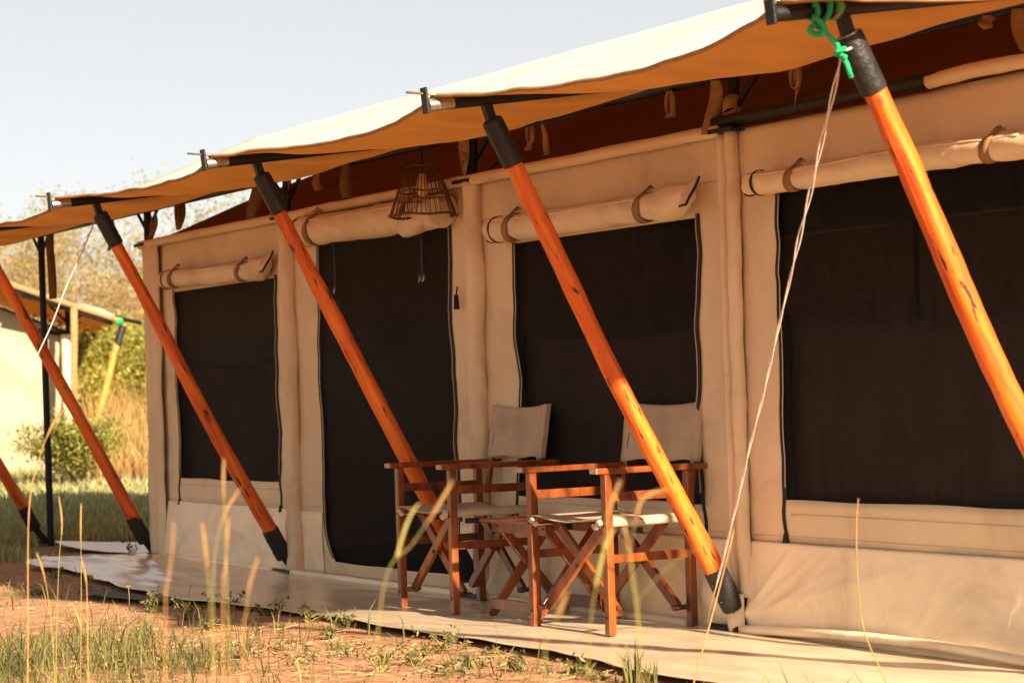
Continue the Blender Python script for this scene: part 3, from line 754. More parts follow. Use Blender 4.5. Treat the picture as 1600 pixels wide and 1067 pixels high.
# ------------------------------------------------------------------ ground sheets and mat
def sheet_z(x, y, amp=1.0):
    return 0.004 + amp * (0.010 * N3(x * 1.2 - y * .3, y * 7, 2) + 0.006 * N3(x * 2.5, y * 16, 4) + 0.010)
def front_edge(x):
    P = [(-6.72, -0.80), (-6.45, -0.93), (-5.82, -0.88), (-4.9, -1.01), (-4.2, -1.12), (-3.3, -1.10), (-2.0, -0.975), (-1.25, -1.01), (-0.84, -0.98), (-0.19, -0.98), (0.33, -0.998), (0.86, -1.05), (2.0, -1.03), (3.2, -1.05)]
    for (a, b), (c, d) in zip(P, P[1:]):
        if x <= c: return lerp(b, d, sm(a, c, x))
    return P[-1][1]
mb = MB()
NXS, NYS = 260, 44
def gsf(i, j):
    x = lerp(-6.95, 3.2, i / NXS); t = j / NYS
    fe = front_edge(x) + 0.012 * N3(x * 5, 1.0)
    be = 0.06
    if x < -6.62:                                       # tapers to a tongue past the corner
        q = sm(-6.98, -6.62, x); be = lerp(-0.62, 0.06, q); fe = lerp(-0.62, fe, math.sqrt(max(0, q)))
    y = lerp(fe, be, t)
    z = sheet_z(x, y, 1.0 + 1.7 * sm(-3.6, -5.6, x))
    z += 0.008 * max(0, 1 - t * 9) * (0.5 + N3(x * 2.2, 7.0))
    return (x, y, z)
mb.grid(gsf, NXS, NYS)
tag(mb.build('groundsheet', M['sheet'], None, True, thick=0.003), 'long beige ground sheet spread in front of the tent under the chairs', 'ground sheet')
mb = MB()
def wf(i, j):
    u, v = i / 40, j / 20
    x = lerp(-8.75, -6.6, u); h = 0.42 * math.sin(math.pi * min(1, u * .62 + 0.03)) ** 0.7
    yc = lerp(0.05, 0.32, u)
    y = yc + (v - .5) * 2 * h * 0.75
    return (x, y, 0.004 + 0.012 * N3(x * 2, y * 6, 2) + 0.014)
mb.grid(wf, 40, 20)
tag(mb.build('groundsheet_flap', M['sheet_white'], None, True, thick=0.003), 'small white sheet flap lying on the grass behind the tent corner', 'ground sheet')
mb = MB()
def mf(i, j):
    u, v = i / 24, j / 8
    x = lerp(-4.35, -3.28, u); yb = lerp(-1.20, -1.115, u); yf = yb - 0.17 * math.sin(math.pi * min(1, u * .75 + .12)) - .03
    y = lerp(yf, yb, v)
    return (x, y, 0.008 + 0.006 * N3(x * 4, y * 5, 3) + 0.016 * (1 - v) * 0.6)
mb.grid(mf, 24, 8)
tag(mb.build('rubber_mat', M['mat'], None, True, thick=0.006), 'strip of dark grey rubber sheeting lying on the soil at the sheet edge', 'mat')

# ------------------------------------------------------------------ chairs
CW, CD = 0.535, 0.405
def make_chair():
    e = empty('director_chair')
    wd = M['chair']
    for x in (0, CW):
        for y in (0, CD):
            mb = MB(); mb.box((x, y, 0.318), (0.034, 0.034, 0.636)); lg = mb.build('leg', wd, e, bevel=0.003)
            b = MB()
            for z in (0.07, 0.43):
                b.tube([(x, y - 0.016, z), (x, y - 0.0205, z)], 0.006, 8)
            b.build('bolt', M['black'], lg, 'auto')
        mb = MB(); mb.bar((x, -0.060, 0.648), (x, CD + 0.130, 0.648), 0.052, 0.024); ar = mb.build('armrest', wd, e, bevel=0.004)
        mb = MB(); mb.box((x, -0.061, 0.648), (0.047, 0.004, 0.019)); mb.build('end_grain', M['chairend'], ar)
        for z, h in ((0.545, 0.036), (0.300, 0.034)):
            mb = MB(); mb.bar((x, 0.017, z), (x, CD - 0.017, z), 0.019, h); mb.build('side_rail', wd, e, bevel=0.002)
        xi = x + (0.038 if x == 0 else -0.038)
        mb = MB(); mb.bar((xi, -0.012, 0.443), (xi, CD + 0.02, 0.443), 0.036, 0.022); mb.build('seat_rail', wd, e, bevel=0.003)
        # back post leaning a little, pinned to the arm
        xb = x + (0.034 if x == 0 else -0.034)
        mb = MB(); mb.bar((xb, CD + 0.030, 0.50), (xb, CD + 0.100, 0.885), 0.026, 0.022, (0, 1, 0)); mb.build('back_post', wd, e, bevel=0.003)
        mb = MB(); mb.bar((xi, CD * .5 - .12, 0.405), (xi + (-.02 if x == 0 else .02), CD * .5 - .02, 0.405), 0.012, 0.024); mb.build('hinge', M['black'], e)
    # crossed legs, front pair and rear pair
    for y in (0.055, CD - 0.055):
        for (x0, x1, dy) in ((0.035, CW - 0.075, -0.011), (CW - 0.035, 0.075, 0.011)):
            mb = MB(); mb.bar((x0, y + dy, 0.082), (x1, y + dy, 0.435), 0.020, 0.040, (0, 1, 0))
            # wide face to the front
            c = MB(); c.bar((x0, y + dy, 0.082), (x1, y + dy, 0.435), 0.044, 0.020, (0, 1, 0)); c.build('cross_leg', wd, e, bevel=0.003)
        b = MB(); b.tube([(CW / 2, y - 0.026, 0.262), (CW / 2, y + 0.026, 0.262)], 0.008, 8); b.build('pivot', M['black'], e, 'auto')
    for x in (0.03, CW - 0.03):
        for y0, y1 in ((0.0, 0.075), (CD - 0.075, CD)):
            mb = MB(); mb.tube([(x, y0, 0.082), (x, y1, 0.082)], 0.011, 8); mb.build('dowel', wd, e, True)
    # seat sling wrapped round its rails
    mb = MB()
    prof = []
    for a in np.linspace(-2.6, 1.57, 9): prof.append((0.038 + 0.026 * math.cos(math.pi - a) * 1.0 - 0.0, 0.443 + 0.017 * math.sin(a)))
    prof = [(0.062, 0.424), (0.036, 0.424), (0.013, 0.430), (0.012, 0.450), (0.030, 0.460)]
    mid = [(lerp(0.05, CW - 0.05, t), 0.460 - 0.020 * math.sin(math.pi * t)) for t in np.linspace(0.05, 0.95, 14)]
    full = prof + mid + [(CW - px_, pz_) for px_, pz_ in prof[::-1]]
    def sf(i, j):
        x, z = full[i]; y = lerp(-0.018, CD + 0.012, j / 14)
        return (x, y + 0.004 * N3(x * 8, j, 2), z + (0.005 * N3(x * 9, y * 9, 3) if 4 < i < len(full) - 5 else 0))
    mb.grid(sf, len(full) - 1, 14)
    s = mb.build('seat_sling', M['seat'], e, True, thick=0.004)
    mb = MB(); mb.tube([(lerp(0.016, 0.066, g / 10), -0.02, 0.44 + 0.010 * math.sin(g / 10 * 6.28) - .006) for g in range(11)], 0.009, 8)
    mb.tube([(CW - lerp(0.016, 0.066, g / 10), -0.02, 0.44 + 0.012 * math.sin(g / 10 * 6.28) - .006) for g in range(11)], 0.011, 8)
    mb.build('seat_fold', M['seat'], s, True)
    # back sling, a sleeve round both posts
    mb = MB()
    n = 40
    def bf(i, j):
        a = 2 * math.pi * i / n; z = lerp(0.668, 0.895, j / 14)
        yb = CD + 0.030 + (z - 0.50) * 0.182
        cx = CW / 2 + (CW / 2 - 0.006) * max(-1, min(1, math.cos(a) * 1.25)); th = 0.021 if abs(math.cos(a)) > 0.60 else 0.010
        sg = 0.012 * math.sin(math.pi * max(0, min(1, cx / CW)))
        top = 0.016 * (abs(cx / CW - .5) * 2) ** 2 * (j / 14) + (-0.006 * math.cos(cx * 22) if j == 0 else 0)
        return (cx, yb + th * math.sin(a) + sg + 0.005 * N3(cx * 9, z * 9, 1), z + top)
    mb.grid(bf, n, 14)
    mb.build('back_sling', M['seat'], e, True, thick=0.003)
    return e
CH_GROUP = 'folding wooden canvas chairs on the ground sheet'
c1 = make_chair()
c1.location = (-2.059, -0.523, 0.016); c1.rotation_euler.z = R(-0.7)
tag(c1, 'left folding wooden chair with canvas seat, in shade before the dark door', 'chair', CH_GROUP)
c2 = copy_tree(c1)
c2.location = (-0.782, -0.541, 0.014); c2.rotation_euler.z = R(4.5)
tag(c2, 'right folding wooden chair with canvas seat, sunlit behind the bright orange pole', 'chair', CH_GROUP)

# low folding table between the chairs
tb = tag(empty('side_table', (-1.33, -0.46, 0.014)), 'low folding wooden table with crossed legs standing between the two chairs', 'table')
TW, TD, TH = 0.44, 0.36, 0.415
mb = MB(); mb.box((TW / 2 - 0.03, TD / 2, TH), (TW + 0.10, TD, 0.016)); mb.build('tabletop', M['chair'], tb, bevel=0.003)
for x in (0.02, TW - 0.02):
    for (y0, y1, dx) in ((0.0, TD - 0.04, -0.013), (TD, 0.04, 0.013)):
        mb = MB(); mb.bar((x + dx, y0, 0.0), (x + dx, y1, TH - 0.012), 0.021, 0.040, (1, 0, 0)); c = MB()
        c.bar((x + dx, y0, 0.006), (x + dx, y1, TH - 0.012), 0.040, 0.021, (1, 0, 0)); c.build('cross_leg', M['chair'], tb, bevel=0.003)
    b = MB(); b.tube([(x - 0.03, TD / 2, TH / 2), (x + 0.03, TD / 2, TH / 2)], 0.007, 8); b.build('pivot', M['black'], tb, 'auto')
for y in (0.04, TD - 0.04):
    mb = MB(); mb.bar((-0.02, y, TH - 0.030), (TW + 0.02, y, TH - 0.030), 0.018, 0.042); mb.build('apron', M['chair'], tb, bevel=0.002)
for y in (0.032, TD - 0.032):
    mb = MB(); mb.bar((-0.015, y - 0.02 if y < .1 else y + 0.02, 0.058), (TW + 0.015, y - 0.02 if y < .1 else y + .02, 0.058), 0.018, 0.046); mb.build('stretcher', M['chair'], tb, bevel=0.002)

# ------------------------------------------------------------------ pendant basket lamp
lp = tag(empty('pendant_lamp', (-2.375, -0.20, 2.205)), 'conical cane basket lampshade hanging from the canopy rail above the door', 'lamp')
mb = MB(); mb.tube([(0, 0.19, 0.005), (0, 0.0, 0.0), (0.0, 0, -0.01)], 0.008, 8); mb.build('hook', M['black'], lp, True)
mb = MB(); mb.tube([(0, 0, 0), (0.003, 0, -0.10), (0.0, 0, -0.17)], 0.006, 8); mb.build('cord', M['zip'], lp, True)
mb = MB()
RB, RT, ZB, ZT = 0.163, 0.070, -0.365, -0.130
NR = 64
for k in range(NR):
    a = 2 * math.pi * k / NR + random.uniform(-.03, .03)
    if k % 9 == 4: continue
    ext = random.uniform(0.0, 0.02) if k % 13 else random.uniform(.04, .075)
    rt = RT * (1 - ext * 1.2)
    p0 = (RB * math.cos(a), RB * math.sin(a), ZB - random.uniform(0, .01)); p1 = (rt * math.cos(a + .03), rt * math.sin(a + .03), ZT + ext)
    mb.tube([p0, ((p0[0] + p1[0]) / 2 * 1.03, (p0[1] + p1[1]) / 2 * 1.03, (p0[2] + p1[2]) / 2), p1], random.uniform(.0016, .0027), 5)
mb.build('shade_canes', M['straw'], lp, True)
for z, q in ((ZB, 0.006), (ZB + 0.115, 0.0048), (ZB + 0.075, 0.003), (ZT, 0.004)):
    r_ = lerp(RB, RT, (z - ZB) / (ZT - ZB)) + 0.003
    mb = MB(); mb.tube([(r_ * math.cos(a), r_ * math.sin(a), z + 0.004 * math.sin(a * 5)) for a in np.linspace(0, 6.283, 40)], q, 6); mb.build('shade_ring', M['straw'], lp, True)
mb = MB(); mb.tube([(0, 0, -0.165), (0, 0, -0.17), (0, 0, -0.20), (0, 0, -0.235), (0, 0, -0.26), (0, 0, -0.272)], [0.015, 0.019, 0.024, 0.031, 0.026, 0.008], 16)
mb.build('bulb', M['shell'], lp, True)

# ------------------------------------------------------------------ ropes
mb = MB()
p0, p1 = Vector((2.20, -1.10, 1.965)), Vector((-0.17, -0.10, 0.03))
for s_ in (-1, 1):
    pts = []
    for i in range(90):
        t = i / 89; p = p0.lerp(p1, t); a = t * 46 + s_ * 1.57
        p += Vector((0.006 * N3(t * 9, 1), 0.006 * N3(t * 9, 2), -0.02 * math.sin(math.pi * t)))
        p += Vector((math.cos(a), math.sin(a), 0)) * (0.0024 if t > .3 else 0.0055)
        pts.append(p)
    mb.tube(pts, 0.0027, 6)
mb.tube([p0 + Vector((0.02 + .03 * math.cos(a), .045 * math.sin(a), .012 * math.sin(a * 2))) for a in np.linspace(0, 9, 24)], 0.0038, 6)
tag(mb.build('guy_cord', M['white_rope'], None, True), 'twisted white cord running from the far right pole head down to the tent base', 'cord')
# green rope lashed round the last purlin
mb = MB(); cx = Vector((BAY, -1.21, 2.077)); axv = Vector((0, 0.988, 0.152))
pts = []
for i in range(120):
    t = i / 119; a = t * 6.283 * 5
    c = cx + axv * (lerp(-0.03, 0.075, t) + 0.012 * math.sin(t * 19))
    q = 0.034 + 0.006 * math.sin(t * 23)
    pts.append(c + Vector((1, 0, 0)) * math.cos(a) * q + Vector((0, -0.152, 0.988)) * math.sin(a) * q)
mb.tube(pts, 0.0085, 8)
kn = cx + Vector((0.02, -0.01, -0.058))
mb.tube([kn + Vector((0.020 * math.cos(a), 0.016 * math.sin(a * 1.5), 0.020 * math.sin(a) + .004 * a - .02)) for a in np.linspace(0, 11, 40)], 0.0085, 8)
tail = [kn, kn + Vector((0.0, .035, -.022)), kn + Vector((0, .065, -.045)), kn + Vector((.0, .078, -.075)), kn + Vector((0, .10, -.105)), kn + Vector((0, .115, -.145))]
mb.tube(tail, 0.008, 8)
k2 = tail[3]
mb.tube([k2 + Vector((0.013 * math.cos(a), 0.013 * math.sin(a), 0.004 * a - 0.014)) for a in np.linspace(0, 7, 20)], 0.008, 8)
tag(mb.build('green_rope', M['green_rope'], None, True), 'bright green rope knotted round the steel tip at upper right', 'rope')
# tan twine beside it
mb = MB(); mb.tube([cx + axv * .03 + Vector((0.036 * math.cos(a), 0, 0.036 * math.sin(a))) + axv * (a * .006) for a in np.linspace(0, 9, 30)], 0.006, 6)
tag(mb.build('twine', M['strap_tan'], None, True), 'tan twine wound between the coils of the green rope', 'twine')
mb = MB()
q0, q1 = Vector((-2 * BAY, -1.13, 1.96)), Vector((-5.02, -1.93, -0.03))
pts = [q0.lerp(q1, t) + Vector((0, 0.004 * math.sin(t * 30), -0.035 * math.sin(math.pi * t))) for t in np.linspace(0, 1, 50)]
mb.tube(pts, 0.0035, 6)
mb.tube([q0.lerp(q1, t) + Vector((0.006 * math.sin(t * 300), 0.006 * math.cos(t * 300), -.035 * math.sin(math.pi * t))) for t in np.linspace(0.02, .07, 30)], 0.003, 5)
tag(mb.build('thin_cord', M['thin_wire'], None, True), 'thin pale cord slanting down to the left from the second pole head', 'cord')

# ------------------------------------------------------------------ neighbouring tent
C0 = site(33.0, -6.09); NB_TURN = math.atan2(ACROSS.y, ACROSS.x) + R(12.5)
nb = tag(empty('safari_tent', C0, NB_TURN), 'pale cream canvas tent at the far left edge, sunlit end wall facing us', 'tent')
# local x: to its right, y: away
mb = MB()
mb.grid(lambda i, j: (lerp(-5.0, 0.0, i / 50), 0.075 * N3(i * .12 + j * .10, j * .22, 2) + 0.03 * N3(i * .3, j * .3, 5), lerp(0, 1.97 + 0.40 * min(2.5, 5.0 * (1 - i / 50)), j / 20)), 50, 20)
mb.build('end_wall', M['far_wall'], nb, True, thick=0.006)
mb = MB()
mb.grid(lambda i, j: (0.02 * N3(i * .2, j * .3, 6), lerp(0.0, 7.0, i / 40), lerp(0, 1.97, j / 12)), 40, 12)
mb.build('front_wall', M['far_wall'], nb, True, thick=0.006)
mb = MB(); mb.tube([(0.0, -0.05, z) for z in np.linspace(0, 1.95, 30)], [0.07 * (1 + .1 * N3(z * 4, 1)) for z in np.linspace(0, 1.95, 30)], 12, wob=0.1); mb.build('post_sleeve', M['canvas'], nb, True)
mb = MB()
mb.grid(lambda i, j: (lerp(0.02, -2.5, i / 20), lerp(0, 7, j / 10), 2.0 + 0.4 * lerp(0, 2.5, i / 20)), 20, 10)
mb.build('inner_roof', M['inner'], nb, True)
mb = MB(); mb.tube([(0.03, -0.02, 0.0), (0.03, -0.02, 2.36)], 0.035, 10)
mb.build('upright', M['black'], nb, True)
mb = MB(); mb.tube([(-0.45, -0.02, 2.02), (0.06, -0.02, 1.95)], 0.03, 8); mb.build('eaves_pipe', M['black'], nb, True)
for sgn in (-1, 1):
    mb = MB(); mb.tube([(0.03, -0.02, 2.10), (0.03 + sgn * 0.24, -0.02, 2.30 - sgn * 0.06)], 0.018, 8); mb.build('brace', M['black'], nb, True)
nf = tag(empty('flysheet', C0 + Vector((0, 0, 0.0)), NB_TURN), 'tan canopy of the far left tent with green rope at its tip', 'canopy')
def nfz(u): return 2.10 + 0.345 * (0.75 - u) + 0.03 * max(0, -u)
mb = MB()
mb.grid(lambda i, j: (lerp(-2.9, 0.62 + 0.1 * abs(math.cos(j / 20 * 3.14 * 3)), i / 30), lerp(-0.75, 7.2, j / 20), nfz(lerp(-2.9, 0.62, i / 30)) + 0.02 * N3(i * .3, j * .5)), 30, 20)
ns = mb.build('roof_sheet', M['fly'], nf, True)
mb = MB()
mb.grid(lambda i, j: (lerp(-2.9, -5.6, i / 12), lerp(-0.75, 7.2, j / 20), nfz(-2.9) - 0.345 * lerp(0, 2.7, i / 12)), 12, 20)
mb.build('roof_sheet', M['fly'], nf, True)
mb = MB(); mb.tube([(u, -0.75, nfz(u) - 0.02) for u in np.linspace(-2.9, 0.70, 20)], 0.042, 8); mb.build('edge_roll', M['strap_tan'], nf, True)
mb = MB(); mb.tube([(u, -0.70, nfz(u) - 0.085) for u in np.linspace(-2.9, 0.60, 20)], 0.032, 8); mb.build('edge_rail', M['black'], nf, True)
mb = MB(); mb.tube([(0.15, -0.75, nfz(.15) + 0.02), (0.45, -0.75, nfz(.45) + 0.015), (0.62, -0.75, nfz(.62) + .0)], [0.03, 0.045, 0.03], 8); mb.build('bundled_edge', M['far_wall'], nf, True)
mb = MB(); mb.tube([(-0.6, -0.75, nfz(-0.6) - .12), (0.98, -0.75, 2.055)], 0.028, 8); mb.build('purlin', M['black'], nf, True)
mb = MB(); mb.ribbon([(0.09, -0.8, 2.28), (0.085, -0.8, 1.9), (0.06, -0.8, 1.3), (0.07, -.8, 0.85)], (1, 0.2, 0), 0.09); mb.build('strap', M['strap_tan'], nf, True, thick=.004)
mb = MB(); mb.tube([(0.64 + 0.006 * i, -0.75 + 0.04 * math.cos(i * 1.2), 2.09 + 0.045 * math.sin(i * 1.2)) for i in range(16)], 0.016, 6)
g2 = mb.build('rope_knot', M['green_rope'], nf, True)
npole = tag(empty('support_pole', C0, NB_TURN), 'yellowish timber pole propping the far tent canopy, beyond the bushes', 'pole')
mb = MB(); a, b = Vector((0.10, -0.72, 0.0)), Vector((0.66, -0.75, 1.80))
mb.tube([a.lerp(b, t) + Vector((0.02 * math.sin(t * 4), 0, 0)) for t in np.linspace(0, 1, 20)], [0.062 - 0.018 * t for t in np.linspace(0, 1, 20)], 12, wob=.06); mb.build('shaft', M['pole_far'], npole, True)
mb = MB(); mb.tube([b - Vector((0.01, 0, .03)), b + Vector((0.07, 0, 0.22))], 0.052, 12); mb.build('top_collar', M['rubber'], npole, 'auto')

# ------------------------------------------------------------------ vegetation
def fast_mesh(name, verts, nper, mat, parent=None, kind=None):
    """many separate faces of nper corners each"""
    verts = np.asarray(verts, np.float32).reshape(-1, 3); n = len(verts) // nper
    me = bpy.data.meshes.new(name)
    me.vertices.add(len(verts)); me.vertices.foreach_set('co', verts.ravel())
    me.loops.add(n * nper); me.loops.foreach_set('vertex_index', np.arange(n * nper, dtype=np.int32))
    me.polygons.add(n); me.polygons.foreach_set('loop_start', np.arange(0, n * nper, nper, dtype=np.int32))
    me.polygons.foreach_set('loop_total', np.full(n, nper, np.int32))
    me.update(); me.validate()
    me.materials.append(mat)
    o = bpy.data.objects.new(name, me); COL.objects.link(o)
    if parent: o.parent = parent
    if kind: o['kind'] = kind
    return o
def leaves(c, size, rg, elong=1.8, droop=0.0):
    """leaf-shaped quads (kites) at points c"""
    n = len(c); s = size * rg.uniform(0.6, 1.35, n)[:, None]
    a = rg.normal(size=(n, 3)); a[:, 2] -= droop; a /= np.linalg.norm(a, axis=1)[:, None]
    b = rg.normal(size=(n, 3)); b -= a * (a * b).sum(1)[:, None]; b /= np.linalg.norm(b, axis=1)[:, None]
    return np.stack([c - a * s * elong / 2, c + b * s * 0.42 - a * s * .1, c + a * s * elong / 2, c - b * s * 0.42 - a * s * .1], 1)
def blades(x, y, h, wd, rg, lean=0.5, z=None):
    """grass blades as bent, tapering strips: two quads joined as one 6-corner face fan is not flat, so two kites"""
    n = len(x); z0 = ground_z(x, y) if z is None else z
    an = rg.uniform(0, 6.283, n); ln = h * lean * rg.uniform(0.15, 1.0, n)
    dx, dy = np.cos(an) * ln, np.sin(an) * ln
    fa = rg.uniform(0, 6.283, n); wx, wy = np.cos(fa) * wd / 2, np.sin(fa) * wd / 2
    b0 = np.stack([x - wx, y - wy, z0 - .01], -1); b1 = np.stack([x + wx, y + wy, z0 - .01], -1)
    m = np.stack([x + dx * .3, y + dy * .3, z0 + h * .6], -1); w = np.stack([wx, wy, 0 * wx], -1) * .8
    t = np.stack([x + dx, y + dy, z0 + h * np.sqrt(np.clip(1 - (ln / h) ** 2 * .4, .2, 1))], -1)
    V = np.stack([b0, b1, m + w, m - w, t], 1)
    return V
def blade_mesh(name, V, mat, label, cat=None):
    n = len(V); me = bpy.data.meshes.new(name)
    me.vertices.add(n * 5); me.vertices.foreach_set('co', V.astype(np.float32).ravel())
    base = np.arange(n)[:, None] * 5
    li = np.concatenate([base + np.array([[0, 1, 2, 3]]), base + np.array([[3, 2, 4]])], 1).astype(np.int32)
    me.loops.add(n * 7); me.loops.foreach_set('vertex_index', li.ravel())
    ls = np.concatenate([np.arange(n)[:, None] * 7, np.arange(n)[:, None] * 7 + 4], 1).astype(np.int32)
    me.polygons.add(n * 2); me.polygons.foreach_set('loop_start', ls.ravel())
    me.polygons.foreach_set('loop_total', np.tile(np.array([4, 3], np.int32), n))
    me.update(); me.validate(); me.materials.append(mat)
    o = bpy.data.objects.new(name, me); COL.objects.link(o)
    return tag(o, label, cat, kind='stuff')

# front grass: thick on the left, thinning over the red soil
rg = np.random.default_rng(11)
n = 110000
x = rg.uniform(-8, 4.5, n); y = rg.uniform(-4.6, -1.02, n)
d = EYE.x - x; 
dist = (x - EYE.x) * SIGHT.x + (y - EYE.y) * SIGHT.y; side = (x - EYE.x) * ACROSS.x + (y - EYE.y) * ACROSS.y
lush = np.clip((-0.85 - side) / 0.7, 0, 1) * np.clip((10.2 - dist) / 1.4, 0, 1)
dens = np.clip(0.95 - (side + 2.1) * 0.62, 0.05, 1) * np.clip((11.2 - dist) / 2.0, 0.05, 1)
pat = np.clip((vnoise(x * 1.9, y * 1.9, 21) * .6 + vnoise(x * 5.5, y * 5.5, 22) * .4 - 0.43) * 5, 0, 1)
keep = rg.uniform(0, 1, n) < dens * (pat * .8 + lush * .55) + 0.006
x, y, lush = x[keep], y[keep], lush[keep]
h = (0.02 + 0.12 * rg.uniform(0, 1, len(x)) ** 2.2) * (0.5 + 1.2 * vnoise(x * 2.6, y * 2.6, 4)) * (1 + 0.45 * lush)
blade_mesh('grass', blades(x, y, h, rg.uniform(.003, .007, len(x)), rg, 1.25), M['grass'], 'short yellow-green grass growing over the soil at lower left')
# straw litter lying flat
n = 6000
x = rg.uniform(-7, 4.0, n); y = rg.uniform(-4.2, -1.06, n)
pat = np.clip((vnoise(x * 1.4, y * 1.4, 31) - 0.35) * 3, 0.06, 1); k = rg.uniform(0, 1, n) < pat * .8
x, y = x[k], y[k]; m_ = len(x); a = rg.uniform(0, 6.283, m_); L_ = rg.uniform(.03, .13, m_); wd = rg.uniform(.0015, .0035, m_)
z = ground_z(x, y) + rg.uniform(.002, .018, m_)
dx, dy = np.cos(a) * L_ / 2, np.sin(a) * L_ / 2; wx, wy = -np.sin(a) * wd, np.cos(a) * wd
tz = rg.uniform(-.012, .02, m_)
V = np.stack([np.stack([x - dx - wx, y - dy - wy, z], -1), np.stack([x + dx - wx, y + dy - wy, z + tz], -1), np.stack([x + dx + wx, y + dy + wy, z + tz + .002], -1), np.stack([x - dx + wx, y - dy + wy, z + .002], -1)], 1)
tag(fast_mesh('straw', V, 4, M['litter']), 'dry straw litter scattered on the red soil', kind='stuff')
# small clods and pebbles
n = 1500
x = rg.uniform(-6, 3.5, n); y = rg.uniform(-4, -1.1, n); s_ = rg.uniform(.003, .012, n) * (1 + (rg.uniform(0, 1, n) > .96))
z = ground_z(x, y) + s_ * .3
oc = np.array([(1, 0, 0), (0, 1, 0), (-1, 0, 0), (0, -1, 0), (0, 0, .8)], float)
P = np.stack([x, y, z], -1)[:, None, :] + oc[None] * s_[:, None, None] * rg.uniform(.6, 1.3, (n, 5, 1))
tri = P[:, [[0, 1, 4], [1, 2, 4], [2, 3, 4], [3, 0, 4]]]
tag(fast_mesh('pebbles', tri.reshape(-1, 3), 3, M['soil']), 'small reddish clods and pebbles on the soil', kind='stuff')

# lawn behind, running back to the bushes
rg = np.random.default_rng(12)
n = 300000
dist = 14.5 + 34 * rg.uniform(0, 1, n) ** 1.3; side = rg.uniform(-0.40, -0.085, n) * dist + rg.normal(0, 0.3, n)
x = EYE.x + SIGHT.x * dist + ACROSS.x * side; y = EYE.y + SIGHT.y * dist + ACROSS.y * side
pat = np.clip((vnoise(x * 1.1, y * 1.1, 41) * .55 + vnoise(x * 4, y * 4, 42) * .45 - .36) * 5, 0, 1)
k = (x < -7.2) & (rg.uniform(0, 1, n) < np.clip((-6.9 - x) / 2.2, 0, 1) * (0.15 + .85 * pat)) & ~((x > -8.9) & (y > -.45) & (y < .75))
x, y = x[k], y[k]; dd = np.clip((-x - 7) / 22, 0, 1)
h = rg.uniform(.05, .17, len(x)) * (0.7 + 1.1 * dd) * (0.6 + .8 * vnoise(x * .8, y * .8, 43))
blade_mesh('grass', blades(x, y, h, rg.uniform(.007, .014, len(x)) * (1 + dd), rg, 0.7), M['lawn'], 'rough shaded grass behind the tent corner, around the thin upright')
# tall dry grass on the bank
n = 26000
dist = rg.uniform(27, 46, n); side = rg.uniform(-0.21, -0.10, n) * dist
x = EYE.x + SIGHT.x * dist + ACROSS.x * side; y = EYE.y + SIGHT.y * dist + ACROSS.y * side
pat = vnoise(x * .45, y * .45, 51); k = (rg.uniform(0, 1, n) < np.clip((pat - .25) * 3, 0.1, 1)) & ((side / dist) > -0.178)
x, y, dist = x[k], y[k], dist[k]
h = rg.uniform(.5, 1.35, len(x)) * np.clip((dist - 25) / 8, .35, 1.15)
blade_mesh('grass', blades(x, y, h, rg.uniform(.012, .026, len(x)), rg, 0.45), M['dry'], 'tall golden dry grass on the bank between bush and tent')

def branchy(rg, h, spread, levels, n0, trunk_r, up=0.5):
    """limb polylines; returns limbs, twig points"""
    limbs, tips = [], []
    def grow(p, d, L, r, lev):
        pts = [p]; q = p.copy(); dd = d.copy()
        for s in range(4):
            dd = dd + rg.normal(0, 0.16, 3); dd[2] += 0.05 * up; dd /= np.linalg.norm(dd)
            q = q + dd * L / 4; pts.append(q.copy())
        limbs.append((pts, r, r * 0.55))
        if lev >= levels:
            tips.append((pts[2], .7)); tips.append((pts[-1], 1.0)); return
        for c in range(rg.integers(3, 5)):
            t = rg.uniform(0.35, 1.0); i = min(3, int(t * 4)); b = pts[i] + (pts[i + 1] - pts[i]) * (t * 4 - i)
            a = rg.uniform(0, 6.283); nd = dd * 0.55 + np.array([math.cos(a) * spread, math.sin(a) * spread, rg.uniform(0.0, up)]); nd /= np.linalg.norm(nd)
            grow(b, nd, L * rg.uniform(.55, .78), r * .5, lev + 1)
    for s in range(n0):
        a = rg.uniform(0, 6.283); d = np.array([math.cos(a) * .25 * (n0 > 1), math.sin(a) * .25 * (n0 > 1), 1.0]); d /= np.linalg.norm(d)
        grow(np.array([rg.normal(0, .08) * (n0 > 1), rg.normal(0, .08) * (n0 > 1), -0.1]), d, h * .42, trunk_r, 0)
    return limbs, tips
def tree(loc, h, seed, mat, label, group, dens=60, leaf=0.09, levels=3, n0=1, spread=0.75, r0=0.10, tight=0.30, name='tree', cat='tree'):
    rg = np.random.default_rng(seed)
    e = tag(empty(name, loc), label, cat, group)
    limbs, tips = branchy(rg, h, spread, levels, n0, r0)
    top = max(p[0][2] for p in tips); k = h / top
    mb = MB()
    for pts, ra, rb in limbs:
        mb.tube([Vector((p[0] * k, p[1] * k, p[2] * k)) for p in pts], [lerp(ra, rb, i / 4) for i in range(5)], 5, False)
    mb.build('trunk', M['bark'], e, True)
    C = []
    for p, wgt in tips:
        m = int(dens * wgt * rg.uniform(.3, 1.4))
        C.append(np.asarray(p)[None] * k + rg.normal(0, tight, (m, 3)) * np.array([1, 1, .7]))
    C = np.concatenate(C); C = C[C[:, 2] > .05]
    fast_mesh('crown', leaves(C, leaf, rg).reshape(-1, 3), 4, mat, e)
    return e
G1 = 'trees beyond the field'
def gz1(p): return float(ground_z(np.array([p.x]), np.array([p.y]))[0])
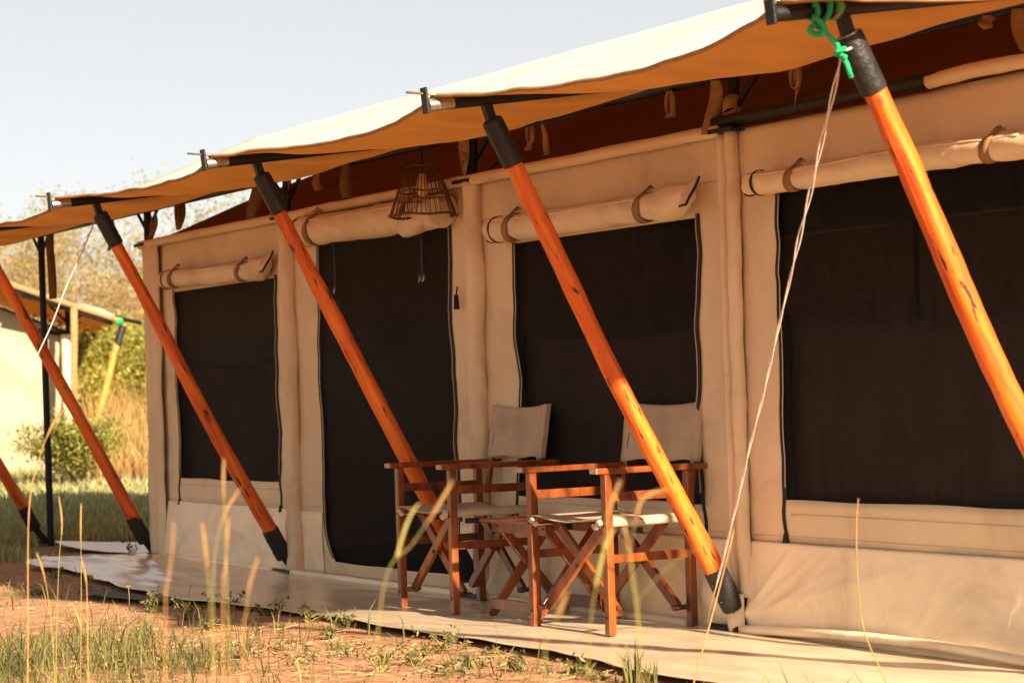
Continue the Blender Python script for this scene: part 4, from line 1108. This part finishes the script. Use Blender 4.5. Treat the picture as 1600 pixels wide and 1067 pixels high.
spots = [(54, -12.0, 4.9, 'd', 'wispy reddish-brown tree at the far left, above the far canopy'),
         (57, -10.3, 5.2, 'd', 'thin half-bare tree just left of the tall second pole'),
         (52, -9.3, 4.6, 'd', 'sparse brown thicket tree above the yellowish far pole'),
         (55, -8.6, 6.0, 'g', 'yellow-green tree with its crown just left of the tent corner'),
         (58, -7.5, 5.6, 'g', 'green treetop showing through the gap over the tent corner'),
         (50, -8.0, 3.7, 'd', 'low dry tree behind the yellow-green bushes by the tent corner'),
         (62, -11.3, 6.2, 'g', 'tall sparse green treetop poking above the canopy tip at left'),
         ]
for i, (dd, sd, hh, kd, lb) in enumerate(spots):
    p = site(dd, sd); p.z = gz1(p) - .05
    tree(p, hh, 100 + i, M['leaf_dry'] if kd == 'd' else M['leaf_green'],
         lb or 'tree standing far beyond the field, out of sight behind a tent', G1,
         dens=95 if kd == 'd' else 130, leaf=0.034 if kd == 'd' else 0.047, spread=0.85, tight=0.36, r0=0.11)
G2 = 'bushes on the bank'
bs = [(28.0, -5.10, 0.88, 0, 'round green bush in front of the far tent wall, by the thin upright'),
      (36, -6.35, 2.0, 1, 'yellow-green bush behind the foot of the yellowish far pole'),
      (37, -5.55, 2.2, 1, 'tall yellow-green bush right against the tent corner'),
      (41, -7.3, 2.35, 1, 'pale leafy bush directly behind the far tent corner post'),
      (44, -6.3, 2.6, 1, 'rearmost leafy bush under the dry trees beside the tent corner'),
      ]
for i, (dd, sd, hh, kd, lb) in enumerate(bs):
    p = site(dd, sd); p.z = gz1(p) - .03
    tree(p, hh, 300 + i, M['leaf_bush'] if kd == 0 else M['leaf_green'], lb or 'leafy bush on the bank behind a tent', G2,
         dens=70 if kd == 0 else 130, leaf=0.028 if kd == 0 else 0.048, levels=2, n0=9 if kd == 0 else 8, spread=.30 if kd == 0 else .8, r0=.012 if kd == 0 else .03,
         tight=.075 if kd == 0 else .26, name='bush', cat='bush')
# a far wood closing the horizon
rg = np.random.default_rng(77)
n = 90000
d_ = rg.uniform(75, 110, n); s_ = rg.uniform(-60, 60, n)
top = 2.6 + 3.6 * vnoise(s_ * .22, d_ * .05, 61) + 1.3 * vnoise(s_ * .8, d_ * .2, 62)
zz = rg.uniform(0, 1, n) ** .8 * top
C = np.stack([EYE.x + SIGHT.x * d_ + ACROSS.x * s_, EYE.y + SIGHT.y * d_ + ACROSS.y * s_, zz], -1)
tag(fast_mesh('far_wood', leaves(C, .21, rg).reshape(-1, 3), 4, M['leaf_dry']), 'far brownish scrub closing the horizon', kind='stuff')

rg = np.random.default_rng(88)
C = []
for q in range(300):
    x = rg.uniform(-5.8, 2.2); y = -1.04 - abs(rg.normal(0, .55)) if rg.uniform() < .6 else rg.uniform(-3.2, -1.1)
    if vnoise(np.array([x * 1.5]), np.array([y * 1.5]), 66)[0] < .50: continue
    m_ = int(rg.integers(6, 34)); hh = rg.uniform(.015, .06)
    p = np.stack([x + rg.normal(0, .035, m_), y + rg.normal(0, .035, m_), np.abs(rg.normal(0, hh * .5, m_)) + .004], -1)
    p[:, 2] += ground_z(p[:, 0], p[:, 1]); C.append(p)
C = np.concatenate(C)
tag(fast_mesh('weed_cover', leaves(C, .011, rg, 2.6).reshape(-1, 3), 4, M['weed']), 'low creeping weeds scattered over the soil along the sheet', kind='stuff')
# weeds at the edge of the ground sheet
WEEDS = [(-3.04, -1.36, .10, 'dark spindly weed beside the grey rubber strip'), (-2.47, -1.42, .13, 'broad green tuft on the soil left of centre, in front of the sheet'),
         (-1.82, -1.56, .08, 'low weed patch in the lit soil in front of the left chair'), (-2.71, -1.12, .13, 'dark twiggy weed standing against the sheet edge at left'),
         (-2.16, -1.14, .12, 'palm-like dry weed against the sheet, left of the left chair'), (-1.95, -1.05, .08, 'small weed at the sheet edge near the left chair'),
         (-1.6, -1.03, .08, 'grey-leaved seedling at the sheet edge below the left chair'), (-0.05, -1.60, .10, 'leafy weed clump at bottom centre'),
         (-0.18, -1.40, .10, 'two-stemmed weed at bottom centre beside the leafy clump'), (-0.47, -1.12, .09, 'pale weed beneath the space between the chairs'),
         (0.18, -1.36, .09, 'weed low at bottom, just right of centre'), (0.33, -1.24, .06, 'tiny weed at the bottom near the sheet edge'),
         (-0.86, -1.80, .07, 'round dark seedling in the orange soil at lower left of centre'), (0.94, -1.12, .15, 'fresh green grass tuft at the bottom below the right chair'),
         (1.05, -1.13, .09, 'thin grass sprig right of the fresh green tuft'), (-4.9, -1.10, .07, 'dark weed row on the white sheet end at left'),
         (-7.0, -0.05, .12, 'dark leafy sprig lying over the small white flap'), (-5.6, -1.02, .07, 'flat weed at the pale tongue of the sheet'),
         (-1.15, -1.32, .06, 'sprig on bare soil in front of the low table'), (0.55, -1.13, .06, 'small weed touching the sheet below the right chair')]
for i, (x, y, h, lb) in enumerate(WEEDS):
    rg = np.random.default_rng(500 + i)
    e = tag(empty('weed', (x, y, float(ground_z(np.array([x]), np.array([y]))[0]))), lb, 'weed', 'weeds along the sheet edge')
    grassy = 'grass' in lb
    ns_ = 3 + int(rg.integers(0, 4)); mb = MB(); C = []
    if grassy:
        n = 26; V = blades(rg.normal(0, .02, n), rg.normal(0, .02, n), rg.uniform(.5, 1.1, n) * h, np.full(n, .007), rg, .6, z=np.zeros(n))
        mbm = MB()
        for v in V: mbm.add(v.tolist(), [(0, 1, 2, 3), (3, 2, 4)])
        mbm.build('blades', M['grass'], e)
        continue
    for s in range(ns_):
        a = rg.uniform(0, 6.28); ln = rg.uniform(.3, 1.1) * h; hh = h * rg.uniform(.35, 1.0)
        pts = [Vector((0, 0, -.01)), Vector((math.cos(a) * ln * .4, math.sin(a) * ln * .4, hh * .6)), Vector((math.cos(a) * ln * .8, math.sin(a) * ln * .8, hh))]
        mb.tube(pts, [.0028, .002, .001], 5, False)
        for t in np.linspace(.25, 1, 7):
            C.append(np.array(pts[1] * (t * 2) + pts[0] * (1 - t * 2) if t < .5 else pts[1].lerp(pts[2], t * 2 - 1)) + rg.normal(0, .008, 3))
    mb.build('stem', M['stem_dry'] if 'dry' in lb or 'twiggy' in lb else M['stem'], e, True)
    C = np.array(C); C[:, 2] = np.maximum(C[:, 2], .006)
    fast_mesh('leaf', leaves(np.concatenate([C, C + rg.normal(0, .01, C.shape)]), .0135, rg, 2.4).reshape(-1, 3), 4, M['weed'], e, 'stuff')
for x, y, z, lb in ((-1.38, -2.05, .10, 'tiny yellow flower on the soil, the left one of two at lower left'), (-1.22, -2.03, .09, 'tiny yellow flower on the soil, the right one of two at lower left'), (-3.25, -1.42, .11, 'tiny yellow flower by the grey rubber strip')):
    e = tag(empty('flower', (x, y, float(ground_z(np.array([x]), np.array([y]))[0]))), lb, 'flower', 'yellow flowers in the weeds')
    mb = MB(); mb.tube([(0, 0, 0), (.004, .002, z * .6), (0, 0, z)], .0015, 5); mb.build('stem', M['stem'], e, True)
    mb = MB()
    for a in np.linspace(0, 5.5, 7):
        mb.add([(0, 0, z), (.008 * math.cos(a - .4), .008 * math.sin(a - .4), z + .005), (.014 * math.cos(a), .014 * math.sin(a), z + .006), (.008 * math.cos(a + .4), .008 * math.sin(a + .4), z + .005)], [(0, 1, 2, 3)])
    mb.build('petals', M['yellow'], e)

# tall seeding grass stalks between camera and tent
STALKS = [
 (0.0095, [(3.094, -3.45, 0.861), (3.092, -3.452, 0.803), (3.09, -3.45, 0.707), (3.088, -3.449, 0.603)], 'upright pale stalk in front of the leftmost window sill'),
 (0.0095, [(3.108, -3.422, 0.796), (3.092, -3.449, 0.748), (3.08, -3.467, 0.68), (3.073, -3.475, 0.57)], 'right-leaning stalk touching the pole foot on the left skirt'),
 (0.011, [(3.537, -3.677, 0.75), (3.539, -3.671, 0.685), (3.54, -3.667, 0.623), (3.539, -3.665, 0.536)], 'thick blurred golden stalk against the left skirt'),
 (0.009, [(3.282, -3.519, 0.746), (3.278, -3.523, 0.691), (3.275, -3.526, 0.645), (3.27, -3.532, 0.572)], 'orange stalk head in the middle of the left skirt'),
 (0.009, [(3.494, -3.545, 0.673), (3.484, -3.56, 0.619), (3.479, -3.567, 0.562), (3.475, -3.573, 0.511)], 'orange stalk over the sheet left of the second pole foot'),
 (0.0085, [(0.208, -2.88, 0.686), (0.21, -2.873, 0.593), (0.201, -2.884, 0.466), (0.189, -2.896, 0.213)], 'tall stalk at left whose head nears the thin black upright'),
 (0.0075, [(0.243, -2.816, 0.663), (0.239, -2.819, 0.57), (0.235, -2.82, 0.422), (0.223, -2.828, 0.083)], 'straight green-stemmed stalk right of the thin black upright'),
 (0.0075, [(0.751, -3.132, 0.539), (0.759, -3.115, 0.478), (0.764, -3.102, 0.389), (0.766, -3.094, 0.271)], 'left-bent stalk over the pale tongue of the sheet'),
 (0.0075, [(1.009, -3.077, 0.532), (1.014, -3.066, 0.468), (1.013, -3.064, 0.402), (1.011, -3.065, 0.287)], 'short orange stalk over the white part of the sheet'),
 (0.006, [(3.605, -3.761, 0.76), (3.602, -3.764, 0.706), (3.598, -3.771, 0.657), (3.592, -3.778, 0.585)], 'thin orange stalk below the tent left corner'),
 (0.011, [(3.862, -3.295, 0.82), (3.844, -3.326, 0.763), (3.822, -3.363, 0.704), (3.792, -3.415, 0.614)], 'leaning green-stemmed stalk in front of the left chair'),
 (0.012, [(4.187, -3.119, 0.818), (4.176, -3.137, 0.769), (4.169, -3.146, 0.705), (4.15, -3.174, 0.52)], 'leaning pale stalk in front of the right chair front leg'),
 (0.0115, [(4.058, -2.937, 0.793), (4.036, -2.977, 0.777), (4.027, -2.991, 0.733), (4.02, -3.0, 0.654), (4.023, -2.987, 0.495)], 'hooked pale stalk bending right before the right chair seat'),
 (0.008, [(4.187, -3.116, 0.762), (4.19, -3.109, 0.704), (4.194, -3.098, 0.633), (4.195, -3.092, 0.528)], 'yellow stalk between the leaning and the hooked ones'),
 (0.013, [(4.568, -3.458, 0.659), (4.562, -3.468, 0.631), (4.556, -3.477, 0.601), (4.547, -3.491, 0.544)], 'short fat blurred seed head below the low table'),
 (0.0065, [(1.944, -1.373, 0.554), (1.935, -1.387, 0.49), (1.912, -1.423, 0.342), (1.872, -1.484, 0.105)], 'slim stalk beside the foot of the bright orange pole'),
 (0.0045, [(2.288, -1.166, 0.644), (2.282, -1.172, 0.57), (2.279, -1.172, 0.422), (2.283, -1.158, 0.264), (2.307, -1.109, 0.123)], 'thin lone green stem in front of the right skirt'),
 (0.009, [(1.676, -3.337, 0.976), (1.658, -3.368, 0.929), (1.638, -3.399, 0.841), (1.621, -3.424, 0.704)], 'rust-coloured stalk against the far cream tent wall'),
]
HEAD = camo.matrix_world.translation.copy()
for i, (hr, pts, lb) in enumerate(STALKS):
    rg = np.random.default_rng(900 + i)
    P = [Vector(p) for p in pts]; thin = 1.0
    if P[0].x > 3: P = [HEAD.lerp(p, 0.85) for p in P]; hr *= 0.45; thin = 0.4
    elif P[0].x < 1.8: hr *= 0.75; thin = 0.6
    d = (P[-1] - P[-2]).normalized(); g = Vector((P[-1].x + d.x * .12, P[-1].y + d.y * .12, 0))
    g.z = float(ground_z(np.array([g.x]), np.array([g.y]))[0])
    e = tag(empty('grass_stalk', g), lb, 'grass stalk', 'tall seeding grass stalks in the foreground')
    full = P + [P[-1].lerp(g, .5), g - Vector((0, 0, .02))]
    # smooth curve through the points
    cur = []
    for a in range(len(full) - 1):
        p0, p1, p2, p3 = full[max(a - 1, 0)], full[a], full[a + 1], full[min(a + 2, len(full) - 1)]
        for t in np.linspace(0, 1, 7)[:-1]:
            t2, t3 = t * t, t ** 3
            cur.append(.5 * ((2 * p1) + (p2 - p0) * t + (2 * p0 - 5 * p1 + 4 * p2 - p3) * t2 + (3 * p1 - p0 - 3 * p2 + p3) * t3))
    cur = [c - g for c in cur + [full[-1]]]
    mb = MB(); mb.tube(cur[3:], [thin * (.0014 + .0014 * k / len(cur)) for k in range(len(cur) - 3)], 6)
    mb.build('stem', M['stem_dry'] if ('orange' in lb or 'rust' in lb) else M['stem'], e, True)
    # seed head: a bristly spindle
    nh = 9 if len(pts) < 5 else 13
    hp = cur[:nh]; mb = MB()
    mb.tube(hp, [hr * .62 * math.sin(math.pi * (k + .6) / (nh + .4)) ** .6 for k in range(nh)], 8)
    for q in range(150):
        k = rg.integers(0, nh - 1); c = hp[k].lerp(hp[k + 1], rg.uniform()); dd = (hp[k] - hp[k + 1]).normalized()
        o_ = Vector(rg.normal(size=3)); o_ = (o_ - dd * o_.dot(dd)).normalized()
        a = c + o_ * hr * .4; b = c + o_ * hr * rg.uniform(.8, 1.25) + dd * hr * rg.uniform(.3, 1.4); s2 = dd.cross(o_) * .0012 * thin
        mb.add([a - s2, a + s2, b], [(0, 1, 2)])
    mb.build('seed_head', M['head'], e, False)
    if i in (5, 6, 10, 11, 13):                               # a narrow leaf
        c = cur[len(cur) // 2]; an = rg.uniform(0, 6.28)
        lf = [c + Vector((math.cos(an) * t * .12, math.sin(an) * t * .12, .14 * t - .06 * t * t)) for t in np.linspace(0, 1, 6)]
        l = MB(); l.ribbon(lf, (-math.sin(an), math.cos(an), 0), .005); l.build('leaf', M['stem'], e)

bpy.context.view_layer.update()
